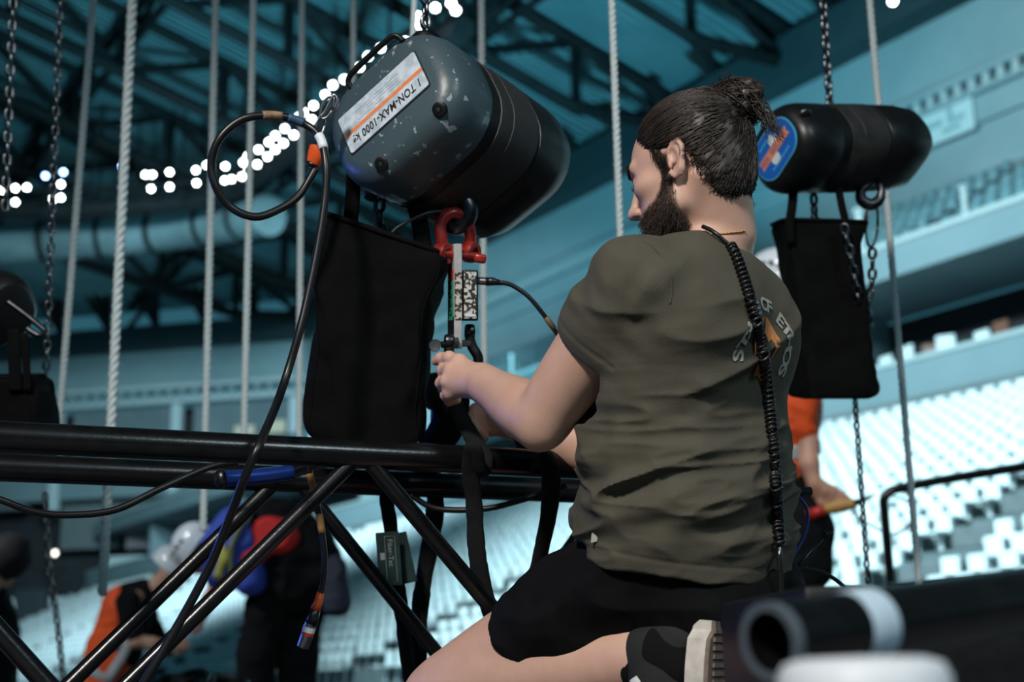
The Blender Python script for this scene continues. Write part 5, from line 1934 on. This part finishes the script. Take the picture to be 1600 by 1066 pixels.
for ch, ang in zip(word, angs):
    if ch == ' ':
        continue
    v, f = text_mesh(ch, .036, bold=.0011)
    # refine so that the letters follow the cloth
    bmx = bmesh.new()
    vs = [bmx.verts.new(p) for p in v]
    for q in f:
        try:
            bmx.faces.new([vs[i] for i in q])
        except ValueError:
            pass
    bmesh.ops.triangulate(bmx, faces=bmx.faces[:])
    bmesh.ops.subdivide_edges(bmx, edges=bmx.edges[:], cuts=1)
    bmx.verts.index_update()
    v = np.array([p.co[:] for p in bmx.verts])
    f = [tuple(q.index for q in fc.verts) for fc in bmx.faces]
    bmx.free()
    a = math.radians(ang)
    rx, ry = np.array([math.sin(a), -math.cos(a)]), np.array([math.cos(a), math.sin(a)])
    pts2 = np.array([0, cy]) + np.array([.84, 1]) * ry * Rp + v[:, :1] * rx * 1.1 + v[:, 1:2] * ry * .80
    print_poly('print_letter', pts2, f, M_ink)
def fan(outline):
    o = np.array(outline)
    c = o.mean(0)
    n = len(o)
    mid = (o + c) / 2
    pts2 = np.vstack([o, mid, [c]])
    f = []
    for i in range(n):
        j = (i + 1) % n
        f += [(i, j, n + j, n + i), (n + i, n + j, 2 * n)]
    return pts2, f
crest = [(-.040, -.052)] + [(-.004 + .046 * math.cos(t), -.020 + .046 * math.sin(t)) for t in np.linspace(2.9, 1.75, 7)] + [(-.024 + .0, -.010), (-.030, -.03), (-.034, -.055)]
helm = [(-.008 + .046 * math.cos(t), -.020 + .046 * math.sin(t)) for t in np.linspace(1.55, .15, 9)] + [(.030, -.036), (.026, -.018), (.014, -.006), (.004, -.012), (-.006, .004)]
jaw = [(-.012, -.022), (.000, -.018), (.014, -.026), (.024, -.040), (.026, -.056), (.034, -.066), (.022, -.070), (.012, -.064), (.002, -.060), (-.010, -.064), (-.016, -.045)]
for nm_, ol_ in (('print_crest', crest), ('print_helmet', helm), ('print_skull', jaw)):
    q, f = fan(ol_)
    print_poly(nm_, q, f, M_inko)
q, f = fan([(.014 + .0045 * math.cos(t), -.050 + .0050 * math.sin(t)) for t in np.linspace(0, 5.8, 10)])
print_poly('print_eye', q, f, M_shirt, .0022)

# necklace
nk = thing('necklace', 'thin gold chain necklace at the collar of the kneeling man', 'necklace', nb)
P = []
for t in np.linspace(0, 2 * math.pi, 61):
    dirr = x * math.cos(t) + y * math.sin(t)
    o0 = ncx + nax * .006
    hit = hb.ray_cast(Vector((o0 + dirr * .15).tolist()), Vector((-dirr).tolist()), .2)
    hp_ = np.array(hit[0]) if hit[0] is not None else o0 + dirr * .055
    if np.linalg.norm(hp_ - o0) > .075:
        hp_ = o0 + dirr * .058
    P.append(hp_ + dirr * .0016)
P = np.array(P)
nb_link = mesh_only('bead', lathe([(.0002, -.0022), (.0014, -.0012), (.0014, .0012), (.0002, .0022)], (0, 0, 0), (0, 0, 1), 6), M_gold, True)
for k in range(60):
    for w in (0, .5):
        pp = P[k] * (1 - w) + P[k + 1] * w
        x2, y2, z2 = frame(P[k + 1] - P[k])
        inst('bead', nb_link, nk, Matrix(((x2[0], y2[0], z2[0], pp[0]), (x2[1], y2[1], z2[1], pp[1]), (x2[2], y2[2], z2[2], pp[2]), (0, 0, 0, 1))))

# ---- shorts
pf = Field(np.minimum.reduce([W(740, 1080, 2.2), W(1000, 1000, 1.85)]) - .14, np.maximum.reduce([W(1240, 820, 2.3), W(1000, 800, 2.6)]) + .14, .0036)
pf.ell(PEL - UP * .01, TA, (.162, .132, .12), .03)
pf.ell(PEL - FT * .06 - UP * .045 , TA, (.170, .105, .11), .04)
for Hh, K in ((LH, LK), (RH, RK)):
    q = lambda t: Hh + (K - Hh) * t
    pf.chain([q(-.02), q(.12), q(.35), q(.62)], [.080, .086, .088, .078], .03)
for Hh, K in ((LH, LK), (RH, RK)):
    dk = nrm(K - Hh)
    c = Hh + (K - Hh) * .56
    pf.op(lambda X, Y, Z: np.maximum(-((X - c[0]) * dk[0] + (Y - c[1]) * dk[1] + (Z - c[2]) * dk[2]),
                                     np.sqrt((X - c[0] - dk[0] * .06) ** 2 + (Y - c[1] - dk[1] * .06) ** 2 + (Z - c[2] - dk[2] * .06) ** 2) - .13), c - .25, c + .25, .003, 's')
    pf.cone(c - dk * .03, c + dk * .05, .0745, .0745, .003, 's')
pf.plane((hp0 + hp1) / 2 - hn * .03, -hn, .004)
pf.displace(lambda P: -(1 - np.abs(2 * vnoise(np.stack([(P - PEL) @ FD * 11, (P - PEL) @ LF * 9, P[:, 2] * 20], 1), 9) - 1) - .5) * .012 - (vnoise(P * 45, 8) - .5) * .004)
pv, pfc = pf.mesh()
mk('shorts', (pv, pfc), M_short, man, True)

# ---- socks and shoes, toes tucked under
def foot(A, tagk):
    back = -FD
    sk = Field(A - .16, A + .16, .0034)
    sk.cone(A + FD * .050 - UP * .010, A, .0445, .043, .01)
    sk.cone(A, A + back * .030 - UP * .02, .045, .045, .02)
    v, f = sk.mesh()
    mk('sock', (v, f), M_sock, man, True)
    hx_ = A + back * .035 + UP * .015                 # heel top
    toe = np.array([A[0], A[1], .035]) + back * .020
    sh = Field(A - np.array([.2, .2, .34]), A + np.array([.2, .2, .12]), .0036)
    dn_ = nrm(toe - hx_)
    sh.cone(hx_ + FD * .012, hx_ + dn_ * .13 + FD * .004, .040, .043, .02)
    sh.cone(hx_ + dn_ * .10 + FD * .006, toe + FD * .020 + UP * .020, .042, .038, .02)
    sh.cone(A + FD * .022, A + dn_ * .05, .049, .048, .02)
    sn = nrm(back - dn_ * (back @ dn_))
    sh.plane(hx_ + sn * .026, sn, .006)
    v, f = sh.mesh()
    so = mk('shoe', (v, f), M_shoe, man, True)
    # sole: outline swept along the foot
    out = []
    Ls = float(np.linalg.norm(toe - hx_)) + .045
    for t in np.linspace(0, 1, 15):
        out.append((t * Ls - .035, .036 + .010 * math.sin(min(1, t * 1.2) * math.pi) if .08 < t < .92 else .026))
    lat = -LF
    poly = [(a_, b_) for a_, b_ in out] + [(a_, -b_) for a_, b_ in out[::-1]]
    mk('sole', extrude(poly, hx_ + sn * .024, dn_, lat, sn, .030), M_sole, so, False)
    mk('tread', extrude([(a_ * .985, b_ * .96) for a_, b_ in poly], hx_ + sn * .054, dn_, lat, sn, .006), M_tread, so)
    for t in np.arange(-.02, Ls - .05, .012):
        mk('tread_bar', box(hx_ + dn_ * t + sn * .0615, (.006, .060, .004), (dn_, lat, sn)), M_tread, so)
    if tagk:
        mk('heel_patch', box(hx_ - dn_ * .0355 + sn * .040, (.002, .020, .012), (dn_, lat, sn)), mat('heel_red', (.25, .02, .02), .6), so)
        P = [A + FD * .030 + LF * .046 - UP * .035, A + FD * .018 + LF * .050 - UP * .058, A + FD * .014 + LF * .051 - UP * .085, A + FD * .024 + LF * .050 - UP * .12]
        mk('side_stripe', tube(smoothpath(P, 5), .0085, 8, flat=.25, up=LF), mat('stripe_white', (.55, .57, .55), .7), so, True)
    return so
foot(LA + FD * -.012, True)
foot(RA, False)

# ---- coiled cord over the back and the rod it ends in
cc = thing('coiled_cord', 'black coiled radio cord running down the back of the olive t-shirt', 'cord', W(1216, 860, 2.0))
pth = [(1140, 386), (1150, 404), (1159, 430), (1168, 460), (1177, 492), (1185, 525), (1192, 565), (1199, 620), (1205, 680), (1210, 740), (1213, 800), (1216, 852)]
P = []
last = 2.02
for px_, py_ in smoothpath(pth, 6):
    p = on_shirt_cam(px_, py_, .002)
    if p is not None:
        p = p - ray(px_, py_) * .008
    if p is None:
        p = W(px_, py_, last)
    else:
        last = PX(p)[2]
    P.append(p)
P = np.array(P)
ds = np.concatenate([[0], np.cumsum(np.linalg.norm(np.diff(P, axis=0), axis=1))])
nC = int(ds[-1] / .0085)
tt = np.linspace(0, ds[-1], nC * 12)
Q = np.stack([np.interp(tt, ds, P[:, k]) for k in range(3)], 1)
ker = np.ones(25) / 25
Qs = np.stack([np.convolve(np.pad(Q[:, k], 12, 'edge'), ker, 'valid') for k in range(3)], 1)
T = np.gradient(Qs, axis=0)
T /= np.linalg.norm(T, axis=1, keepdims=True)
xx = np.cross(T, _f)
xx /= np.linalg.norm(xx, axis=1, keepdims=True)
yy = np.cross(T, xx)
ph = tt / .0085 * 2 * math.pi
mk('coil', tube(Qs + .0074 * (np.cos(ph)[:, None] * xx + np.sin(ph)[:, None] * yy), .0026, 6), M_rub, cc, True)
dl = PX(P[0])[2]
lead = [W(x_, y_, dl + o_) for x_, y_, o_ in ((1098, 354, .022), (1108, 358, .012), (1120, 366, .002), (1131, 376, 0))]
mk('lead', tube(smoothpath(lead + [P[0]], 5), .0034, 8), M_rub, cc, True)
mk('tail', tube(smoothpath([P[-1], W(1218, 875, last - .01), W(1220, 905, last - .01), W(1221, 950, last - .01)], 5), .0045, 8), mat('gloss_black', (.012, .012, .014), .15), cc, True)
# ================================================================ workers further back
M_skin2 = mat('skin_plain', (.50, .28, .20), .5, c2=(.55, .32, .23), scale=20)
M_org = mat('vest_orange', (.85, .10, .012), .7, c2=(.75, .08, .010), scale=15, bump=.3, bscale=60)
M_refl = mat('reflective_band', (.45, .48, .50), .4, c2=(.38, .41, .43), scale=40)
M_cloth = mat('work_black', (.0035, .004, .0048), .92, c2=(.006, .0065, .0072), scale=12, bump=.4, bscale=60, spec=.15)
M_helm = mat('helmet_white', (.74, .80, .84), .25, coat=.4)
M_helm_vent = mat('helmet_vent', (.03, .035, .04), .5)
def fieldbox(pts, pad, h):
    P = np.array(pts)
    return Field(P.min(0) - pad, P.max(0) + pad, h)
def grow(pts, chains, h=.009, pad=.25, planes=(), fold=.010, seed=1, ells=()):
    F = fieldbox(pts, pad, h)
    for P, R, k in chains:
        F.chain(P, R, k)
    for c, ax, r, k in ells:
        F.ell(c, ax, r, k)
    if fold:
        F.displace(lambda P: -(1 - np.abs(2 * vnoise(P * np.array([9, 9, 14]), seed) - 1) - .5) * fold)
    for p, n in planes:
        F.plane(p, n, .004)
    return F.mesh()
def worker(label, root):
    return thing('person', label, 'person', root)
def head(th, c, fwd, up, extra=(), r=1.0):
    """head with face and ears; extra: more tapered limbs grown in one surface with it"""
    f, u_ = nrm(fwd), nrm(up)
    u_ = nrm(u_ - f * (u_ @ f))
    l = np.cross(u_, f)
    allp = [c - .12, c + .12] + [np.asarray(p) for P, R in extra for p in P]
    F = Field(np.min(allp, 0) - .12, np.max(allp, 0) + .12, .0075)
    ax = (f, l, u_)
    q = lambda x, y, z: c + r * (f * x + l * y + u_ * z)
    F.ell(q(-.01, 0, .03), ax, (.095 * r, .076 * r, .088 * r), .02)
    F.ell(q(.035, 0, -.045), ax, (.055 * r, .054 * r, .070 * r), .02)
    F.cone(q(.09, 0, .01), q(.112, 0, -.03), .010, .013, .012)
    F.cone(q(.085, -.035, .028), q(.085, .035, .028), .012, .012, .015)
    for s in (-1, 1):
        F.ell(q(.094, s * .03, .010), ax, (.014, .015, .011), .008, 's')
        F.ell(q(-.01, s * .078, -.005), ax, (.018, .008, .030), .006)
    F.cone(q(.085, -.018, -.065), q(.085, .018, -.065), .008, .008, .008)
    F.cone(q(-.03, 0, -.04), q(-.05, 0, -.16), .055, .060, .02)
    for P, R in extra:
        F.chain([np.asarray(p) for p in P], R, .02)
    return F.mesh(), ax
def helmet(th, c, fwd, up, m=M_helm, r=1.0):
    f, u_ = nrm(fwd), nrm(up)
    u_ = nrm(u_ - f * (u_ @ f))
    l = np.cross(u_, f)
    o = c + u_ * .045 * r
    rows = []
    for k in range(9):                                    # crown, top to rim
        ph = math.pi / 2 * (1 - k / 8)
        rows.append([(.138 * math.cos(ph), .112 * math.cos(ph), .128 * math.sin(ph))] * 1)
    rings = []
    n = 28
    for (ax_, ay_, h), in rows:
        rings.append(np.array([o + r * (f * ax_ * math.cos(t) + l * ay_ * math.sin(t) + u_ * (h - .012 + (.006 if abs(math.sin(t)) < .35 else 0))) for t in np.arange(n) * 2 * math.pi / n]))
    for g, dz in ((1.0, -.018), (1.06, -.022), (1.06, -.028), (.96, -.026)):   # rim, longer at the front
        rings.append(np.array([o + r * (f * (.138 * g * math.cos(t) + (.040 * (g - .94) / .12 * max(0, math.cos(t)) ** 2 if g > 1 else 0)) + l * .112 * g * math.sin(t)
                                        + u_ * (dz - .010 * max(0, math.cos(t)) ** 2)) for t in np.arange(n) * 2 * math.pi / n]))
    F = None
    h_ = mk('helmet', loft(rings), m, th, True, 50)
    for s in (-1, 1):
        for k in (-1, 0, 1):
            p = o + l * s * .100 * r + f * (.03 + .04 * k) + u_ * (.060 - .006 * abs(k))
            mk('vent', rbox(p, (.026, .016, .014), (f, nrm(l * s + u_ * .6), u_), .004, 1), M_helm_vent, h_)
    return h_
def bodymesh(th, meshes, m=None):
    V, F = merge_nets(*meshes)
    return mk('body', (V, F), m or M_skin2, th, True)
def limbmesh(chs, h=.007):
    pts = np.vstack([np.array(P) for P, R in chs])
    F = fieldbox(pts, .12, h)
    for P, R in chs:
        F.chain(P, R, .015)
    return F.mesh()
def simple_hand(w, d, side, curl):
    """palm and five fingers as chains from a wrist along d"""
    d = nrm(d)
    s = nrm(side - d * (side @ d))
    n = nrm(curl)
    out = [([w, w + d * .05], [.026, .030])]
    for k, (o, l) in enumerate(((-.030, .075), (-.010, .085), (.010, .080), (.030, .062))):
        b = w + d * .085 + s * o
        out.append(([w + d * .03 + s * o * .6, b, b + d * l * .45 + n * .012, b + d * l * .55 + n * .045], [.017, .0125, .0105, .009]))
    out.append(([w + d * .02 - s * .03, w + d * .06 - s * .055 + n * .01, w + d * .095 - s * .05 + n * .03], [.016, .013, .010]))
    return out

# ---- stooping worker with orange vest and white helmet (left)
d = 9.5
q = lambda x, y, dd=0.0: W(x, y, d + dd)
wk = worker('stooping worker in an orange vest and white helmet at lower left', q(165, 1128))
sh_, el_, wr_ = q(200, 940, -.22), q(212, 1002, -.30), q(262, 1008, -.22)
hm_, hax = head(wk, q(266, 900), cam_dir(.75, -.6, -.1), cam_dir(.5, .8), [([q(250, 912), q(224, 930), q(180, 1020)], [.055, .07, .12]), ([q(224, 930), sh_, el_, q(238, 1006, -.27), wr_], [.06, .05, .048, .045, .032])] + simple_hand(wr_, cam_dir(1, .05), cam_dir(0, 1), cam_dir(.2, -.4, 1)))
bodymesh(wk, [hm_])
mk('work_shirt', grow([sh_, el_, q(230, 915), q(160, 1080)], [([q(160, 1085), q(185, 1010), q(208, 945), q(226, 925)], [.17, .165, .16, .09], .05), ([sh_, q(204, 975, -.26), q(210, 992, -.29)], [.085, .07, .06], .03),
   ([q(222, 940, .22), q(240, 985, .25), q(262, 1015, .2)], [.08, .065, .05], .03)]), M_cloth, wk, True)
vest = mk('vest', grow([q(230, 915), q(150, 1090)], [([q(155, 1095), q(176, 1020), q(200, 950), q(219, 930)], [.185, .182, .172, .075], .05)], seed=4,
   planes=[(q(224, 920), cam_dir(.6, .8))]), M_org, wk, True)
mk('vest_band', grow([q(180, 1030), q(170, 1040)], [([q(162, 1050), q(170, 1034)], [.192, .190], .02)], fold=.006, planes=[(q(172, 1030), cam_dir(.35, .94)), (q(162, 1050), cam_dir(-.35, -.94))]), M_refl, vest, True)
P = smoothpath([q(165, 1066, -.20), q(196, 1016, -.20), q(205, 980, -.19)], 4)
mk('vest_band', tube(P, .035, 8, flat=.3, up=_f), M_refl, vest, True)
mk('trousers', grow([q(150, 1100), q(215, 1130)], [([q(155, 1095), q(215, 1112, -.1), q(165, 1130, -.1)], [.16, .09, .07], .04), ([q(160, 1098, .15), q(225, 1112, .2), q(175, 1130, .2)], [.15, .09, .07], .04)]), M_cloth, wk, True)
helmet(wk, q(262, 888), cam_dir(.80, -.55, -.1), cam_dir(.45, .85), r=1.02)
# ---- worker in black bending over, blue and yellow vest
d = 7.6
wk = worker('worker in black trousers bending over, with a blue and yellow vest over red sleeves', q(430, 1140))
wr2 = q(318, 955, -.05)
hm_, hax = head(wk, q(304, 866), cam_dir(-.55, -.8, .1), cam_dir(-.8, .5), [([q(320, 862), q(395, 850), q(455, 890)], [.055, .10, .12]), ([q(395, 850), q(390, 860, -.18), q(368, 890, -.14), q(345, 905, -.1), q(328, 935, -.08), wr2], [.06, .05, .047, .045, .042, .032])] + simple_hand(wr2, cam_dir(-.5, -.8), cam_dir(.8, -.4), cam_dir(-.3, -.2, .6)))
bodymesh(wk, [hm_], mat('skin_pink_lit', (.62, .26, .24), .5))  # pinkish light on the face put into the skin colour
mk('jacket', grow([q(520, 900), q(380, 830)], [([q(462, 900), q(460, 868), q(430, 842), q(395, 850)], [.225, .225, .21, .17], .06), ([q(500, 880, -.1), q(512, 940, -.12)], [.12, .07], .05)], fold=.022, seed=9), M_cloth, wk, True)
mk('red_sleeves', grow([q(430, 820), q(340, 910)], [([q(440, 842, -.16), q(420, 838, -.18), q(395, 856, -.2), q(368, 890, -.16), q(350, 905, -.1)], [.11, .10, .09, .07, .06], .04)], seed=12), mat('red_cloth', (.62, .02, .018), .8), wk, True)
bv_ = mk('vest', grow([q(420, 800), q(350, 910)], [([q(412, 838, -.05), q(384, 842, -.08), q(360, 862, -.10), q(352, 890, -.1)], [.185, .19, .16, .12], .05), ([q(385, 870, -.15), q(392, 905, -.2)], [.12, .09], .05)], seed=14, fold=.015,
    planes=[(q(412, 838), cam_dir(.95, .3))]), mat('vest_blue', (.03, .07, .42), .7), wk, True)
vb = BVHTree.FromPolygons([v.co + Vector(org(bv_).tolist()) for v in bv_.data.vertices], [tuple(p.vertices) for p in bv_.data.polygons])
M_yel = mat('band_yellow', (.62, .60, .16), .6)
for path, w in ((((404, 790), (384, 812), (366, 845), (352, 885)), .030), (((398, 800), (376, 826), (362, 860), (362, 905)), .022), (((340, 840), (348, 870), (340, 905)), .025)):
    P = []
    for x_, y_ in smoothpath(path, 4):
        h_ = vb.ray_cast(Vector(CAM.tolist()), Vector(ray(x_, y_).tolist()), 20)
        if h_[0] is not None:
            P.append(np.array(h_[0]) - _f * .008)
    if len(P) > 2:
        mk('vest_band', tube(P, w, 8, flat=.25, up=_f), M_yel, bv_, True)
mk('trousers', grow([q(400, 920), q(480, 1145)], [([q(455, 905), q(420, 950, -.05), q(402, 1020, -.08), q(396, 1130, -.1)], [.17, .125, .11, .095], .04), ([q(472, 905, .1), q(470, 960, .05), q(466, 1030, .05), q(462, 1130, .05)], [.16, .12, .11, .095], .04)], fold=.015, seed=17), M_cloth, wk, True)
for x_, dz in ((392, -.12), (458, .03)):
    mk('boot', grow([q(x_, 1138, dz)], [([q(x_ + 4, 1120, dz), q(x_ + 2, 1136, dz), q(x_ - 26, 1140, dz - .05)], [.07, .06, .05], .03)], fold=0), M_cloth, wk, True)
helmet(wk, q(312, 858), cam_dir(-.55, -.8, .1), cam_dir(-.8, .55))
pb = mk('tool_pouch', grow([q(520, 920)], [([q(520, 890, -.15), q(526, 940, -.15)], [.08, .085], .03)], fold=.012, seed=23), mat('pouch_navy', (.02, .028, .05), .8), wk, True)
# ---- worker with helmet and orange vest behind the smaller bag (right)
d = 6.0
wk = worker('standing worker in an orange vest behind the kneeling man, holding a tool', q(1240, 1136))
wr3 = q(1272, 756, -.2)
hm_, hax = head(wk, q(1216, 458), cam_dir(.75, -.2, -.55), cam_dir(.05, 1), [([q(1214, 500), q(1217, 540), q(1220, 690)], [.055, .09, .12]), ([q(1217, 550), q(1246, 570, -.1), q(1252, 630, -.12), q(1262, 690, -.14), q(1264, 725, -.18), wr3], [.06, .055, .05, .046, .043, .034])] + simple_hand(wr3, cam_dir(.7, -.5), cam_dir(.5, .6), cam_dir(.6, -.3, -.2)))
bodymesh(wk, [hm_])
vest = mk('vest', grow([q(1215, 520), q(1225, 740)], [([q(1218, 560), q(1222, 640), q(1220, 725)], [.165, .165, .160], .04), ([q(1216, 530), q(1216, 560)], [.12, .15], .04), ([q(1246, 560, -.1), q(1252, 630, -.12), q(1254, 672, -.13)], [.085, .075, .062], .03)], seed=31, fold=.014,
   planes=[(q(1220, 748), cam_dir(0, -1))]), M_org, wk, True)
mk('vest_band', grow([q(1220, 705)], [([q(1220, 715), q(1221, 692)], [.172, .172], .02)], fold=.008, planes=[(q(1220, 693), cam_dir(-.1, 1)), (q(1220, 715), cam_dir(.1, -1))]), M_refl, vest, True)
mk('trousers', grow([q(1220, 760), q(1240, 1130)], [([q(1228, 755), q(1252, 830, -.15), q(1258, 888, -.2), q(1236, 960, -.1), q(1226, 1120, 0)], [.15, .13, .105, .085, .08], .04), ([q(1212, 760, .1), q(1210, 850, .1), q(1205, 1120, .15)], [.14, .11, .08], .04)], seed=33, fold=.016), M_cloth, wk, True)
for x_, dz in ((1228, 0), (1206, .15)):
    mk('boot', grow([q(x_, 1130, dz)], [([q(x_, 1112, dz), q(x_, 1128, dz), q(x_ + 30, 1134, dz - .1)], [.07, .06, .048], .03)], fold=0), M_cloth, wk, True)
helmet(wk, q(1210, 450), cam_dir(.72, -.1, -.6), cam_dir(.05, 1), r=1.08)
tl = thing('hand_tool', 'tan and red handled tool with a dark tip in the hand of the standing worker', 'tool', q(1300, 800, -.3))
mk('handle', tube(smoothpath([q(1288, 796, -.28), q(1310, 792, -.30), q(1336, 786, -.32)], 4), [.020, .021, .024, .026, .028, .028, .026, .024, .018], 12), mat('tool_tan', (.52, .32, .10), .6, c2=(.36, .20, .06), scale=30), tl, True)
mk('grip', tube([q(1262, 806, -.26), q(1290, 796, -.28)], [.026, .022], 12), mat('tool_red', (.40, .015, .012), .5), tl, True)
mk('tip', tube([q(1334, 787, -.32), q(1352, 780, -.33), q(1368, 772, -.34)], [.016, .010, .003], 10), M_rub, tl, True)
tag(mk('wire_loop', tube(smoothpath([q(1330, 800), q(1360, 820), q(1395, 835), (q(1425, 815)), q(1424, 790), q(1405, 778), q(1375, 772)], 6), .006, 8), mat('wire_grey', (.30, .36, .38), .5), None, True),
    'thin grey wire loop curling beside the tool', 'wire')
# ---- head at the left edge
d = 7.0
wk = worker('person in a dark cap and dark jacket cut by the left edge', q(-10, 1138))
hm_, hax = head(wk, q(6, 884), cam_dir(.3, -.5, .8), cam_dir(.1, 1))
bodymesh(wk, [hm_])
mk('cap', grow([q(12, 868)], [([q(8, 872), q(16, 866)], [.125, .118], .03)], pad=.2, fold=.006, planes=[(q(10, 905), cam_dir(.1, -1))]), mat('cap_black', (.012, .010, .012), .8), wk, True)
mk('jacket', grow([q(-30, 940), q(-40, 1050)], [([q(-36, 1060), q(-34, 980), q(-18, 925)], [.2, .2, .09], .05)], fold=.012), M_cloth, wk, True)
mk('trousers', grow([q(-30, 1060), q(-30, 1138)], [([q(-40, 1060), q(-20, 1100), q(-35, 1136)], [.17, .12, .09], .04)]), M_cloth, wk, True)

# ---- cables piled on the floor between the workers
r_ = np.random.default_rng(12)
pile = thing('cable_pile', 'pile of black cable coils on the floor between the stooping workers', 'cable', W(320, 1110, 5.2))
for k in range(7):
    c = W(258 + k * 18, 1092 - 7 * (k % 3), 5.2 + .05 * (k % 2))
    R = r_.uniform(.07, .11)
    t = np.linspace(0, 2 * math.pi * 3, 70)
    tilt = nrm(np.array([r_.normal() * .3, -.5 + r_.normal() * .2, 1]))
    x, y, z = frame(tilt)
    P = c + (np.cos(t)[:, None] * x + np.sin(t)[:, None] * y) * (R * (1 + .08 * np.sin(t * 1.7)))[:, None] + z * (t / 500)[:, None]
    mk('coil', tube(P, .011, 8), M_rub, pile, True)
# ---- control cable behind the hip of the kneeling man
pd = thing('control_cable', 'thin black control cable and rod sticking out behind the hip of the kneeling man', 'cable', W(1240, 940, 2.35))
mk('rod', tube([W(1222, 915, 2.32), W(1292, 832, 2.36)], .0042, 10), M_rub, pd, True)
mk('rod_tip', tube([W(1286, 839, 2.357), W(1297, 829, 2.365)], .0058, 10), M_blk, pd, True)
mk('lead', tube(smoothpath([W(1226, 890, 2.30), W(1262, 890, 2.32), W(1290, 897, 2.33), (W(1316, 915, 2.34)), W(1336, 945, 2.35)], 6), .0038, 8), M_rub, pd, True)
mk('lead', tube(smoothpath([W(1224, 770, 2.30), W(1246, 775, 2.31), W(1262, 800, 2.32), W(1256, 840, 2.32), W(1232, 880, 2.31)], 6), .0028, 8), mat('blue_lead', (.02, .05, .20), .4), pd, True)
mk('handle', tube([W(1222, 770, 2.31), W(1266, 768, 2.33)], .008, 10), M_blk, pd, True)
